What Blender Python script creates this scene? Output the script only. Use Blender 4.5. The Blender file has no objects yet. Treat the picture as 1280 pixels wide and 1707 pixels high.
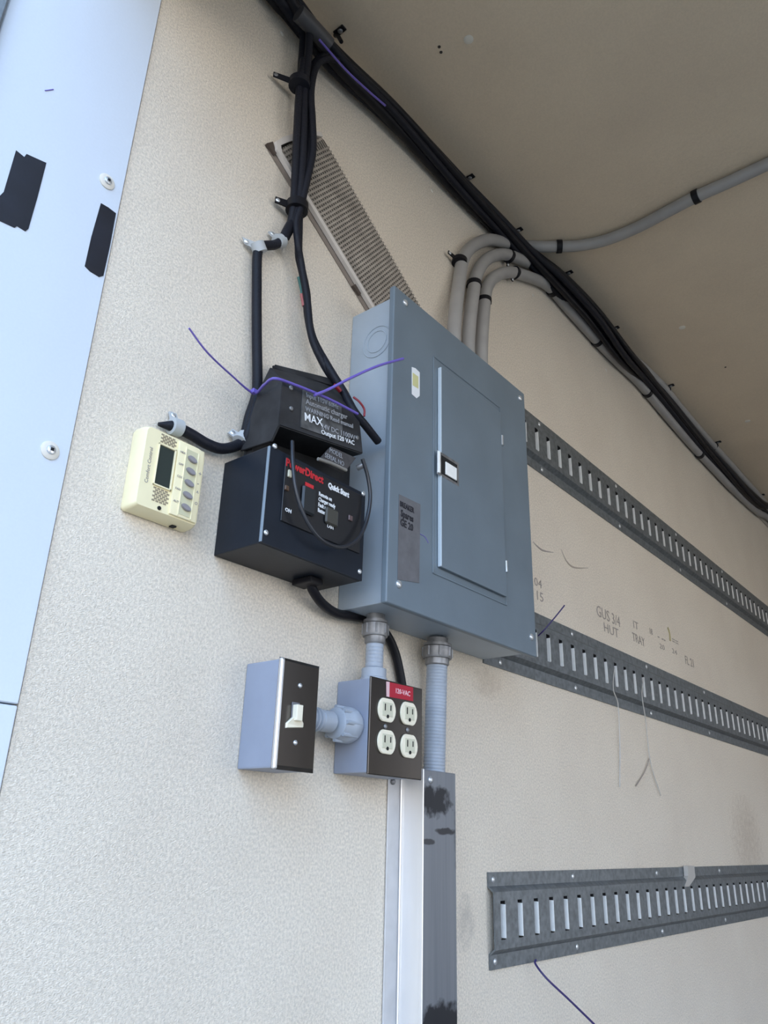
import bpy, bmesh, math, random
from mathutils import Vector, Matrix
random.seed(7)
sc = bpy.context.scene
COL = sc.collection

# ------------------------------------------------------------------ camera
cam_d = bpy.data.cameras.new('camera')
cam = bpy.data.objects.new('camera', cam_d)
COL.objects.link(cam)
yaw, pitch, roll = 0.878130, 0.394141, 0.029168
fw = Vector((math.sin(yaw)*math.cos(pitch), math.cos(yaw)*math.cos(pitch), math.sin(pitch)))
r0 = Vector((math.cos(yaw), -math.sin(yaw), 0)); u0 = r0.cross(fw)
rt = math.cos(roll)*r0 + math.sin(roll)*u0
up = -math.sin(roll)*r0 + math.cos(roll)*u0
m = Matrix((rt, up, -fw)).transposed().to_4x4()
m.translation = (0, -0.68363, 0)
cam.matrix_world = m
cam_d.sensor_fit = 'VERTICAL'
cam_d.sensor_height = 36.0
cam_d.lens = 1298.66/1707*36.0
cam_d.clip_start = 0.02
sc.camera = cam

# ------------------------------------------------------------------ light
HORIZON = (0.78, 0.76, 0.74); SKY = (0.39, 0.62, 0.98); SKY_STRENGTH = 4.2
w = bpy.data.worlds.new('daylight'); sc.world = w; w.use_nodes = True
bg = w.node_tree.nodes['Background']
bg.inputs[1].default_value = SKY_STRENGTH
wn = w.node_tree
tc = wn.nodes.new('ShaderNodeTexCoord'); sp = wn.nodes.new('ShaderNodeSeparateXYZ'); cr = wn.nodes.new('ShaderNodeValToRGB')
wn.links.new(tc.outputs['Generated'], sp.inputs[0]); wn.links.new(sp.outputs[2], cr.inputs[0]); wn.links.new(cr.outputs[0], bg.inputs[0])
cr.color_ramp.elements[0].position = 0.0; cr.color_ramp.elements[0].color = (*HORIZON, 1)
cr.color_ramp.elements[1].position = 0.40; cr.color_ramp.elements[1].color = (*SKY, 1)
sd = bpy.data.lights.new('sun', 'SUN'); sd.energy = 2.5; sd.angle = math.radians(1.0); sd.color = (1.0, 0.93, 0.82)
sun = bpy.data.objects.new('sun', sd); COL.objects.link(sun)
# the sun stands over the truck, on the far side of its body: it lights the yard behind the open end
sun.rotation_euler = (math.radians(-25), math.radians(28), 0)
sc.view_settings.view_transform = 'Standard'
sc.view_settings.look = 'None'
sc.view_settings.gamma = 1.0
sc.view_settings.use_curve_mapping = False
sc.view_settings.exposure = 0.07

# ------------------------------------------------------------------ materials
MATS = {}
def mat(name, col, rough=0.6, metal=0.0, var=0.0, vscale=8.0, bump=0.0, bscale=300.0, spec=0.5, stretch=None, coat=0.0):
    if name in MATS: return MATS[name]
    m = bpy.data.materials.new(name); m.use_nodes = True
    nt = m.node_tree; b = nt.nodes['Principled BSDF']
    b.inputs['Base Color'].default_value = (*col, 1)
    b.inputs['Roughness'].default_value = rough
    b.inputs['Metallic'].default_value = metal
    b.inputs['Specular IOR Level'].default_value = spec
    if coat: b.inputs['Coat Weight'].default_value = coat
    geo = nt.nodes.new('ShaderNodeNewGeometry')
    src = geo.outputs['Position']
    if stretch:
        mp = nt.nodes.new('ShaderNodeMapping'); mp.inputs['Scale'].default_value = stretch
        nt.links.new(src, mp.inputs['Vector']); src = mp.outputs['Vector']
    if var:
        n = nt.nodes.new('ShaderNodeTexNoise'); n.inputs['Scale'].default_value = vscale; n.inputs['Detail'].default_value = 6
        nt.links.new(src, n.inputs['Vector'])
        r = nt.nodes.new('ShaderNodeValToRGB')
        lo = [max(0, c*(1-var)) for c in col]; hi = [min(1, c*(1+var)) for c in col]
        r.color_ramp.elements[0].position = 0.32; r.color_ramp.elements[1].position = 0.68
        r.color_ramp.elements[0].color = (*lo, 1); r.color_ramp.elements[1].color = (*hi, 1)
        nt.links.new(n.outputs['Fac'], r.inputs['Fac']); nt.links.new(r.outputs['Color'], b.inputs['Base Color'])
    if bump:
        n2 = nt.nodes.new('ShaderNodeTexNoise'); n2.inputs['Scale'].default_value = bscale; n2.inputs['Detail'].default_value = 2
        nt.links.new(src, n2.inputs['Vector'])
        bp = nt.nodes.new('ShaderNodeBump'); bp.inputs['Strength'].default_value = bump; bp.inputs['Distance'].default_value = 0.002
        nt.links.new(n2.outputs['Fac'], bp.inputs['Height']); nt.links.new(bp.outputs['Normal'], b.inputs['Normal'])
    MATS[name] = m
    return m

def stained(name, base, rough, spots, bump=0.0, bscale=300, metal=0.0, mott=0.06, mcol=(0.45, 0.36, 0.28), streak=(1, 1, 1), speck=0.0, spec=0.5):
    """a surface with its own dirt: spots = (x, z, rx, rz, strength, colour)"""
    m = bpy.data.materials.new(name); m.use_nodes = True
    nt = m.node_tree; L = nt.links.new; N = nt.nodes.new; b = nt.nodes['Principled BSDF']
    b.inputs['Roughness'].default_value = rough; b.inputs['Metallic'].default_value = metal
    b.inputs['Specular IOR Level'].default_value = spec
    geo = N('ShaderNodeNewGeometry')
    mp = N('ShaderNodeMapping'); mp.inputs['Scale'].default_value = streak; L(geo.outputs['Position'], mp.inputs['Vector'])
    n = N('ShaderNodeTexNoise'); n.inputs['Scale'].default_value = 3.0; n.inputs['Detail'].default_value = 7; n.inputs['Roughness'].default_value = 0.65
    L(mp.outputs['Vector'], n.inputs['Vector'])
    r = N('ShaderNodeMapRange'); r.inputs['From Min'].default_value = 0.42; r.inputs['From Max'].default_value = 0.75
    r.inputs['To Max'].default_value = mott * 3; L(n.outputs['Fac'], r.inputs['Value'])
    mx = N('ShaderNodeMix'); mx.data_type = 'RGBA'; mx.inputs['A'].default_value = (*base, 1); mx.inputs['B'].default_value = (*mcol, 1)
    L(r.outputs['Result'], mx.inputs['Factor']); col = mx.outputs['Result']
    if speck:
        n3 = N('ShaderNodeTexNoise'); n3.inputs['Scale'].default_value = 330; n3.inputs['Detail'].default_value = 3
        L(geo.outputs['Position'], n3.inputs['Vector'])
        r3 = N('ShaderNodeMapRange'); r3.inputs['From Min'].default_value = 0.35; r3.inputs['From Max'].default_value = 0.65
        r3.inputs['To Min'].default_value = 1 - speck; r3.inputs['To Max'].default_value = 1 + speck
        L(n3.outputs['Fac'], r3.inputs['Value'])
        vm = N('ShaderNodeVectorMath'); vm.operation = 'SCALE'; L(col, vm.inputs[0]); L(r3.outputs['Result'], vm.inputs['Scale']); col = vm.outputs[0]
    sep = N('ShaderNodeSeparateXYZ'); L(geo.outputs['Position'], sep.inputs[0])
    nd = N('ShaderNodeTexNoise'); nd.inputs['Scale'].default_value = 75; nd.inputs['Detail'].default_value = 6; L(geo.outputs['Position'], nd.inputs['Vector'])
    for (x, z, rx, rz, st, c) in spots:
        def lin(o, c0, k):
            a = N('ShaderNodeMath'); a.operation = 'SUBTRACT'; L(o, a.inputs[0]); a.inputs[1].default_value = c0
            d = N('ShaderNodeMath'); d.operation = 'DIVIDE'; L(a.outputs[0], d.inputs[0]); d.inputs[1].default_value = k
            e = N('ShaderNodeMath'); e.operation = 'POWER'; ab = N('ShaderNodeMath'); ab.operation = 'ABSOLUTE'; L(d.outputs[0], ab.inputs[0])
            L(ab.outputs[0], e.inputs[0]); e.inputs[1].default_value = 2; return e.outputs[0]
        s = N('ShaderNodeMath'); s.operation = 'ADD'; L(lin(sep.outputs[0], x, rx), s.inputs[0]); L(lin(sep.outputs[2], z, rz), s.inputs[1])
        t = N('ShaderNodeMath'); t.operation = 'MULTIPLY_ADD'; L(nd.outputs['Fac'], t.inputs[0]); t.inputs[1].default_value = 2.2; L(s.outputs[0], t.inputs[2])
        q = N('ShaderNodeMapRange'); q.inputs['From Min'].default_value = 2.0; q.inputs['From Max'].default_value = 1.5 if st >= 0.8 else 0.9
        q.inputs['To Max'].default_value = st; L(t.outputs[0], q.inputs['Value'])
        mm = N('ShaderNodeMix'); mm.data_type = 'RGBA'; L(q.outputs['Result'], mm.inputs['Factor']); L(col, mm.inputs['A']); mm.inputs['B'].default_value = (*c, 1)
        col = mm.outputs['Result']
    L(col, b.inputs['Base Color'])
    if bump:
        n2 = N('ShaderNodeTexNoise'); n2.inputs['Scale'].default_value = bscale; n2.inputs['Detail'].default_value = 2
        mp2 = N('ShaderNodeMapping'); mp2.inputs['Rotation'].default_value = (0, 0.6, 0); mp2.inputs['Scale'].default_value = (1, 1, 1.6)
        L(geo.outputs['Position'], mp2.inputs['Vector']); L(mp2.outputs['Vector'], n2.inputs['Vector'])
        bp = N('ShaderNodeBump'); bp.inputs['Strength'].default_value = bump; bp.inputs['Distance'].default_value = 0.003
        L(n2.outputs['Fac'], bp.inputs['Height']); L(bp.outputs['Normal'], b.inputs['Normal'])
    MATS[name] = m
    return m

BROWN = (0.36, 0.27, 0.19)
M_wall = stained('fibreglass_wall', (0.77, 0.69, 0.58), 0.62, [
    (1.03, -0.109, 0.03, 0.04, 0.35, (0.25, 0.24, 0.23)),
    (2.42, 0.02, 0.16, 0.13, 0.35, BROWN),
    (1.10, 0.235, 0.05, 0.03, 0.30, BROWN),
    (0.62, 0.86, 0.10, 0.05, 0.10, BROWN)], bump=0.5, bscale=560, mott=0.075, speck=0.13, spec=0.35)
M_ceil = stained('fibreglass_ceiling', (0.72, 0.60, 0.45), 0.7, [], bump=0.25, bscale=90, mott=0.08, speck=0.03, spec=0.3)
M_strip = stained('painted_aluminium', (0.64, 0.70, 0.78), 0.38, [], bump=0.04, bscale=120, mott=0.05, mcol=(0.40, 0.42, 0.50), streak=(1, 1, 0.5), speck=0.01)
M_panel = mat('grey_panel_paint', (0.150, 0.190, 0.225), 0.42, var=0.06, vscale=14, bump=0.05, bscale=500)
M_encl = mat('sky_lit_enclosure_grey', (0.36, 0.42, 0.48), 0.42, var=0.06, vscale=14, bump=0.05, bscale=500)  # lighter than the cover: sky light on the side put into the colour
M_paneldark = mat('worn_label', (0.13, 0.13, 0.14), 0.6, var=0.15, vscale=60)
M_galv = mat('galvanised_steel', (0.185, 0.205, 0.22), 0.42, 0.55, var=0.22, vscale=110, bump=0.1, bscale=200)
M_zinc = mat('bright_zinc', (0.93, 0.94, 0.92), 0.4, 0.0, var=0.06, vscale=60)
M_boxsteel = mat('grey_box_paint', (0.28, 0.315, 0.40), 0.45, 0.1, var=0.05, vscale=20)
M_stain = mat('brushed_stainless', (0.11, 0.10, 0.092), 0.25, 0.95, var=0.08, vscale=60, stretch=(1, 1, 0.05))
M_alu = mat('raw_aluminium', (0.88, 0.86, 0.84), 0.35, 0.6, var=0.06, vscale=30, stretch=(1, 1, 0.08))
M_black = mat('black_enamel', (0.014, 0.018, 0.026), 0.38, spec=0.2, var=0.1, vscale=30, bump=0.03)
M_blackrub = mat('black_rubber', (0.010, 0.010, 0.013), 0.42, spec=0.2, var=0.2, vscale=40)
M_dusty = mat('dusty_black_plastic', (0.030, 0.030, 0.032), 0.6, spec=0.2, var=0.35, vscale=30)
M_loom = mat('black_sleeve', (0.012, 0.013, 0.019), 0.5, spec=0.2, bump=0.3, bscale=400)
M_cond = mat('grey_plastic_conduit', (0.335, 0.325, 0.315), 0.45, var=0.06, vscale=25)
M_flex = mat('blue_grey_flexible_conduit', (0.36, 0.40, 0.46), 0.40, var=0.08, vscale=40)
M_fit = mat('grey_metal_fitting', (0.24, 0.24, 0.245), 0.4, 0.5, var=0.3, vscale=60)
M_cream = mat('yellowed_plastic', (0.86, 0.77, 0.50), 0.45, var=0.04, vscale=30)
M_creamd = mat('yellowed_plastic_slots', (0.30, 0.25, 0.17), 0.6)
M_ivory = mat('ivory_plastic', (0.86, 0.80, 0.64), 0.35)
M_ivoryd = mat('ivory_face', (0.62, 0.60, 0.46), 0.4)
M_lcd = mat('lcd_glass', (0.035, 0.045, 0.04), 0.12)
M_btn = mat('grey_rubber_button', (0.28, 0.26, 0.27), 0.6)
M_dark = mat('dark_void', (0.006, 0.006, 0.007), 0.8)
M_tape = mat('black_tape', (0.008, 0.009, 0.016), 0.55, var=0.3, vscale=30)
M_red = mat('red_label', (0.42, 0.008, 0.03), 0.45)
M_redt = mat('red_print', (0.55, 0.02, 0.03), 0.5)
M_white = mat('white_print', (0.80, 0.82, 0.84), 0.5)
M_dim = mat('faded_print', (0.30, 0.31, 0.33), 0.6)
M_purple = mat('purple_nylon', (0.15, 0.11, 0.45), 0.35)
M_clear = mat('clear_nylon', (0.50, 0.48, 0.45), 0.3)
M_pencil = mat('pencil', (0.34, 0.30, 0.265), 0.7)
M_yellow = mat('yellow_sticker', (0.62, 0.60, 0.30), 0.5)
M_screw = mat('plated_screw', (0.68, 0.70, 0.72), 0.3, 0.7)
M_grille = mat('dusty_tan_plastic', (0.34, 0.30, 0.255), 0.65, var=0.2, vscale=30)
M_grillerim = mat('pale_plastic_rim', (0.66, 0.61, 0.56), 0.5, var=0.05, vscale=30)
M_grilleback = mat('grille_backing', (0.045, 0.035, 0.03), 0.8)
M_concrete = mat('yard_concrete', (0.20, 0.165, 0.125), 0.85, var=0.15, vscale=2)
M_ply = mat('dark_plywood', (0.22, 0.17, 0.12), 0.75, var=0.2, vscale=5, spec=0.2)
M_floor = mat('plank_floor', (0.11, 0.08, 0.055), 0.7, var=0.3, vscale=6)

# ------------------------------------------------------------------ mesh helpers
class MB:
    def __init__(s): s.bm = bmesh.new()
    def box(s, x0, x1, y0, y1, z0, z1, bev=0.0, seg=2):
        b = bmesh.new()
        bmesh.ops.create_cube(b, size=1)
        for v in b.verts:
            v.co = Vector(((x0+x1)/2 + v.co.x*(x1-x0), (y0+y1)/2 + v.co.y*(y1-y0), (z0+z1)/2 + v.co.z*(z1-z0)))
        if bev: bmesh.ops.bevel(b, geom=b.edges[:], offset=bev, segments=seg, affect='EDGES', profile=0.6)
        s.join(b); return s
    def join(s, b):
        me = bpy.data.meshes.new('tmp'); b.to_mesh(me); b.free(); s.bm.from_mesh(me); bpy.data.meshes.remove(me)
    def hexa(s, a, b, bev=0.0):
        """a, b: two loops of points (same length) joined into a solid"""
        q = bmesh.new(); n = len(a)
        va = [q.verts.new(p) for p in a]; vb = [q.verts.new(p) for p in b]
        q.faces.new(va[::-1]); q.faces.new(vb)
        for i in range(n): q.faces.new((va[i], va[(i+1) % n], vb[(i+1) % n], vb[i]))
        bmesh.ops.recalc_face_normals(q, faces=q.faces[:])
        if bev: bmesh.ops.bevel(q, geom=q.edges[:], offset=bev, segments=2, affect='EDGES')
        s.join(q); return s
    def plate(s, pts, y0, y1, bev=0.0):
        """polygon of (x, z) extruded from y0 to y1"""
        return s.hexa([(p[0], y0, p[-1]) for p in pts], [(p[0], y1, p[-1]) for p in pts], bev)
    def cyl(s, p0, p1, r, r1=None, n=24, bev=0.0):
        r1 = r if r1 is None else r1
        p0 = Vector(p0); p1 = Vector(p1); d = (p1-p0).normalized()
        a = d.orthogonal().normalized(); b = d.cross(a)
        la = [p0 + r*(math.cos(t)*a + math.sin(t)*b) for t in [2*math.pi*i/n for i in range(n)]]
        lb = [p1 + r1*(math.cos(t)*a + math.sin(t)*b) for t in [2*math.pi*i/n for i in range(n)]]
        return s.hexa(la, lb, bev)
    def revolve(s, p0, d, prof, n=28):
        """prof: (distance along d, radius)"""
        p0 = Vector(p0); d = Vector(d).normalized(); a = d.orthogonal().normalized(); b = d.cross(a)
        q = s.bm; rings = []
        for (h, r) in prof:
            rings.append([q.verts.new(p0 + h*d + r*(math.cos(t)*a + math.sin(t)*b)) for t in [2*math.pi*i/n for i in range(n)]])
        for k in range(len(rings)-1):
            for i in range(n): q.faces.new((rings[k][i], rings[k][(i+1) % n], rings[k+1][(i+1) % n], rings[k+1][i]))
        q.faces.new(rings[0][::-1]); q.faces.new(rings[-1]); return s
    def tube(s, pts, r, n=12, sub=8, ridge=None, flat=None):
        pts = [Vector(p) for p in pts]
        path = []
        if len(pts) == 2: sub = max(sub, 2)
        P = [pts[0]*2-pts[1]] + pts + [pts[-1]*2-pts[-2]]
        for i in range(1, len(P)-2):
            for k in range(sub):
                t = k/sub
                path.append(0.5*((2*P[i]) + (-P[i-1]+P[i+1])*t + (2*P[i-1]-5*P[i]+4*P[i+1]-P[i+2])*t*t + (-P[i-1]+3*P[i]-3*P[i+1]+P[i+2])*t**3))
        path.append(pts[-1])
        q = s.bm; rings = []; a = None
        for i, c in enumerate(path):
            d = (path[min(i+1, len(path)-1)] - path[max(i-1, 0)])
            d = d.normalized() if d.length > 1e-9 else Vector((0, 0, 1))
            if a is None: a = d.orthogonal() if flat is None else Vector(flat)
            a = (a - a.dot(d)*d).normalized(); b = d.cross(a)
            rr = r(i/(len(path)-1)) if callable(r) else r
            if ridge: rr = rr*(1 + ridge*(1 if i % 2 else -1))
            ra, rb = (rr, rr) if flat is None else (rr*0.35, rr)
            rings.append([q.verts.new(c + ra*math.cos(t)*a + rb*math.sin(t)*b) for t in [2*math.pi*j/n for j in range(n)]])
        for k in range(len(rings)-1):
            for j in range(n): q.faces.new((rings[k][j], rings[k][(j+1) % n], rings[k+1][(j+1) % n], rings[k+1][j]))
        q.faces.new(rings[0][::-1]); q.faces.new(rings[-1]); return s

def root_org(o):
    while o.parent: o = o.parent
    return o.get('_org') and Vector(o['_org']) or Vector((0, 0, 0))
def obj(name, mb, material, parent=None, smooth=False, org=None):
    bmesh.ops.recalc_face_normals(mb.bm, faces=mb.bm.faces[:])
    if parent is not None: off = ORG.get(top(parent).name, Vector((0, 0, 0)))
    elif org is not None: off = Vector(org)
    else:
        off = Vector((0, 0, 0))
        if mb.bm.verts:
            for v in mb.bm.verts: off += v.co
            off /= len(mb.bm.verts)
    for v in mb.bm.verts: v.co -= off
    me = bpy.data.meshes.new(name); mb.bm.to_mesh(me); mb.bm.free()
    me.materials.append(material)
    if smooth:
        me.shade_smooth()
        try: me.set_sharp_from_angle(angle=math.radians(38))
        except Exception: pass
    o = bpy.data.objects.new(name, me); COL.objects.link(o)
    if parent is not None: o.parent = parent
    else: o.location = off; ORG[o.name] = off.copy()
    return o
ORG = {}
def top(o):
    while o.parent: o = o.parent
    return o
def thing(name, loc, label, cat, group=None):
    o = bpy.data.objects.new(name, None); COL.objects.link(o); o.location = loc; ORG[o.name] = Vector(loc)
    o.empty_display_size = 0.05
    return tag(o, label, cat, group)
def tag(o, label, cat, group=None):
    o['label'] = label; o['category'] = cat
    if group: o['group'] = group
    return o
def struct(name, mb, material, smooth=False):
    o = obj(name, mb, material, None, smooth, org=(0, 0, 0)); o['kind'] = 'structure'; return o

def text(name, body, origin, size, material, parent, right=(1, 0, 0), upv=(0, 0, 1), sx=1.0, bold=0.0, align='LEFT'):
    cu = bpy.data.curves.new('t', 'FONT'); cu.body = body; cu.size = size; cu.align_x = align; cu.resolution_u = 2
    cu.offset = bold; cu.extrude = 0.00015
    to = bpy.data.objects.new('t', cu); COL.objects.link(to)
    dg = bpy.context.evaluated_depsgraph_get()
    me = bpy.data.meshes.new_from_object(to.evaluated_get(dg))
    bpy.data.objects.remove(to); bpy.data.curves.remove(cu)
    R = Vector(right).normalized(); U = Vector(upv); U = (U - U.dot(R)*R).normalized(); F = R.cross(U)
    off = ORG.get(top(parent).name, Vector((0, 0, 0)))
    for v in me.vertices:
        v.co = Vector(origin) + R*v.co.x*sx + U*v.co.y + F*v.co.z - off
    me.name = name; me.materials.clear(); me.materials.append(material)
    o = bpy.data.objects.new(name, me); COL.objects.link(o); o.parent = parent
    return o

def screw_head(parent, c, d, r, material=None, name='screw', slot=True):
    c = Vector(c); d = Vector(d).normalized()
    mb = MB(); mb.revolve(c, d, [(-0.0008, r), (r*0.25, r), (r*0.55, r*0.75), (r*0.65, r*0.3)], 16)
    return obj(name, mb, material or M_screw, parent, True)

# ------------------------------------------------------------------ the truck body
WX0, WX1 = 0.334, 5.2
WY = -2.45
CZ = 1.268
FZ = -0.95
b = MB(); b.box(WX0, WX1, 0.0, 0.05, FZ, CZ + 0.05)
wall = struct('wall_right', b, M_wall)
b = MB(); b.box(0.30, WX1, WY, 0.0, CZ, CZ + 0.06)
ceiling = struct('ceiling', b, M_ceil)
b = MB(); b.box(2.45, 4.25, WY - 0.05, WY, FZ, CZ + 0.05); b.box(0.30, 1.0, WY - 0.05, WY, FZ, CZ + 0.05); b.box(1.0, WX1, WY - 0.05, WY, CZ - 0.25, CZ + 0.05); struct('wall_left', b, M_ply)  # unseen side; openings and dark finish chosen to shape light and reflections
b = MB(); b.box(0.20, 0.30, WY, -0.002, CZ - 0.22, CZ + 0.06, 0.01); struct('shading_header', b, M_wall)  # unseen header added over the opening, its drop set to shade the upper wall
b = MB(); b.box(WX1, WX1 + 0.05, WY - 0.05, 0.05, FZ, CZ + 0.05); struct('wall_front', b, M_ply)
b = MB(); b.box(0.1, WX1, WY - 0.05, 0.05, FZ - 0.15, FZ); struct('floor', b, M_floor)
b = MB(); b.box(-14, 12, -14, 10, FZ - 1.0, FZ - 0.95); struct('yard_ground', b, M_concrete)
# rear frame strip of painted aluminium next to the wall lining
b = MB(); b.box(0.168, WX0 - 0.0015, -0.003, 0.05, 0.0970, CZ + 0.05, 0.001, 1)
strip = struct('trim_1', b, M_strip)
b = MB(); b.box(0.168, WX0 - 0.0015, -0.0025, 0.05, FZ, 0.0956, 0.001, 1)
struct('trim_2', b, M_strip)
b = MB(); b.box(0.135, 0.166, -0.014, 0.05, FZ, CZ + 0.05, 0.003)
struct('trim_3', b, M_galv)

def rivet_on(parent, p, d, r, material=M_screw):
    mb = MB(); mb.revolve(p, d, [(-0.0005, r), (0.0004, r), (0.0012, r*0.75), (0.0017, r*0.35)], 14)
    return obj('rivet', mb, material, parent, True)
M_rivw = mat('painted_rivet', (0.72, 0.68, 0.60), 0.4)
for q in ((2.1313, 0.0000, 1.1612), (1.7363, 0.0000, 1.1671), (1.3395, 0.0000, 1.1642), (0.9417, 0.0000, 1.1641), (2.5328, 0.0000, 1.1626), (2.9382, 0.0000, 1.1659), (0.5366, 0.0000, 1.1678)):
    rivet_on(wall, q, (0, -1, 0), 0.0042, M_rivw)
for q in ((0.7883, -0.1876, 1.2680), (1.8149, -0.1875, 1.2680), (2.4335, -0.1773, 1.2680)):
    rivet_on(ceiling, q, (0, 0, -1), 0.0085, M_rivw)
for q in ((2.0738, -0.2187, 1.2680), (0.7681, -0.1401, 1.2680), (0.7783, -0.1368, 1.2680)):
    rivet_on(ceiling, q, (0, 0, -1), 0.0028, M_grilleback)

# washered screws on the strip
def washer_screw(c, label):
    t = thing('washer_screw', c, label, 'screw')
    mb = MB(); mb.revolve(c, (0, -1, 0), [(0, 0.0095), (0.0012, 0.0095), (0.0022, 0.0075), (0.0024, 0.005)], 28); obj('washer', mb, M_rivw, t, True)
    mb = MB(); mb.revolve(c, (0, -1, 0), [(0.0022, 0.0050), (0.0040, 0.0042), (0.0048, 0.0022)], 20); h = obj('screw_head', mb, M_screw, t, True)
    mb = MB(); mb.box(c[0]-0.0016, c[0]+0.0016, c[1]-0.0052, c[1]-0.0044, c[2]-0.0016, c[2]+0.0016); obj('drive_recess', mb, M_dark, h)
washer_screw((0.3126, -0.0030, 0.3349), 'round washered screw low on the pale blue strip, well below the tape')
washer_screw((0.3118, -0.0030, 0.6755), 'washered screw on the pale blue strip between the two tape patches')
b = MB(); b.tube([(0.2249, -0.0033, 0.7348), (0.2288, -0.0033, 0.7395), (0.2327, -0.0033, 0.7443)], 0.0006, 6); obj('pen_mark', b, M_purple, strip)

def tape(pts, label, group):
    mb = MB(); mb.plate(pts, -0.0031, -0.0036)
    tag(obj('tape_patch', mb, M_tape), label, 'tape', group)
tape([(0.2133, -0.0030, 0.6379), (0.2223, -0.0030, 0.6365), (0.2237, -0.0030, 0.6418), (0.2445, -0.0030, 0.6470), (0.2445, -0.0030, 0.5990), (0.2436, -0.0030, 0.5573), (0.2414, -0.0030, 0.5526), (0.2326, -0.0030, 0.5530), (0.2309, -0.0030, 0.5495), (0.2143, -0.0030, 0.5471), (0.2090, -0.0030, 0.5713), (0.2127, -0.0030, 0.5820)],
     'wide torn patch of black tape near the edge of the pale blue strip', None)
tape([(0.3103, -0.0030, 0.6427), (0.3193, -0.0030, 0.6435), (0.3295, -0.0030, 0.6425), (0.3302, -0.0030, 0.5967), (0.3297, -0.0030, 0.5550), (0.3254, -0.0030, 0.5506), (0.3145, -0.0030, 0.5507), (0.3076, -0.0030, 0.5533), (0.3078, -0.0030, 0.5933)],
     'narrow strip of black tape beside the wall lining joint', None)

# pencil writing and scuffs on the wall
def scribble(body, p, size, sx=1.0):
    text('pencil_writing', body, (p[0], -0.0006, p[2]), size, M_pencil, wall, sx=sx)
scribble('04', (1.2770, 0.0000, 0.4491), 0.024, 1.3)
scribble('15', (1.2791, 0.0000, 0.4224), 0.026, 1.3)
scribble('GUS 3/4', (1.5497, 0.0000, 0.4508), 0.036)
scribble('HUT', (1.5805, 0.0000, 0.4230), 0.030, 1.3)
scribble('IT', (1.7492, 0.0000, 0.4669), 0.026, 1.5)
scribble('TRAY', (1.7377, 0.0000, 0.4333), 0.030)
scribble('18', (1.8487, 0.0000, 0.4732), 0.022)
scribble('- --', (1.9013, 0.0000, 0.4689), 0.034, 1.3)
scribble('20', (1.9074, 0.0000, 0.4490), 0.018, 2)
scribble('==', (2.0020, 0.0000, 0.4797), 0.026, 1.6)
scribble('24', (1.9937, 0.0000, 0.4532), 0.018, 2)
scribble('FL 21', (2.0849, 0.0000, 0.4416), 0.032)
def scuff(pts, r, material=M_pencil):
    mb = MB(); mb.tube(pts, lambda t: r*(0.25 + 0.75*math.sin(math.pi*min(max(t, 0.03), 0.97))), 6, flat=(0, 1, 0)); obj('scuff_mark', mb, material, wall, True)
scuff([(1.2800, -0.0004, 0.5376), (1.3010, -0.0004, 0.5327), (1.3228, -0.0004, 0.5317), (1.3639, -0.0004, 0.5399)], 0.0022)
scuff([(1.4000, -0.0004, 0.5585), (1.4214, -0.0004, 0.5383), (1.4562, -0.0004, 0.5336), (1.5247, -0.0004, 0.5512)], 0.0022, mat('light_scuff', (0.40, 0.34, 0.28), 0.7))
mb = MB(); mb.tube([(1.9824, -0.0006, 0.5165), (1.9907, -0.0006, 0.5025), (1.9890, -0.0006, 0.4833)], 0.0035, 8, flat=(0, 1, 0)); obj('ochre_drip', mb, mat('ochre', (0.42, 0.36, 0.16), 0.6), wall, True)

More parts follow.
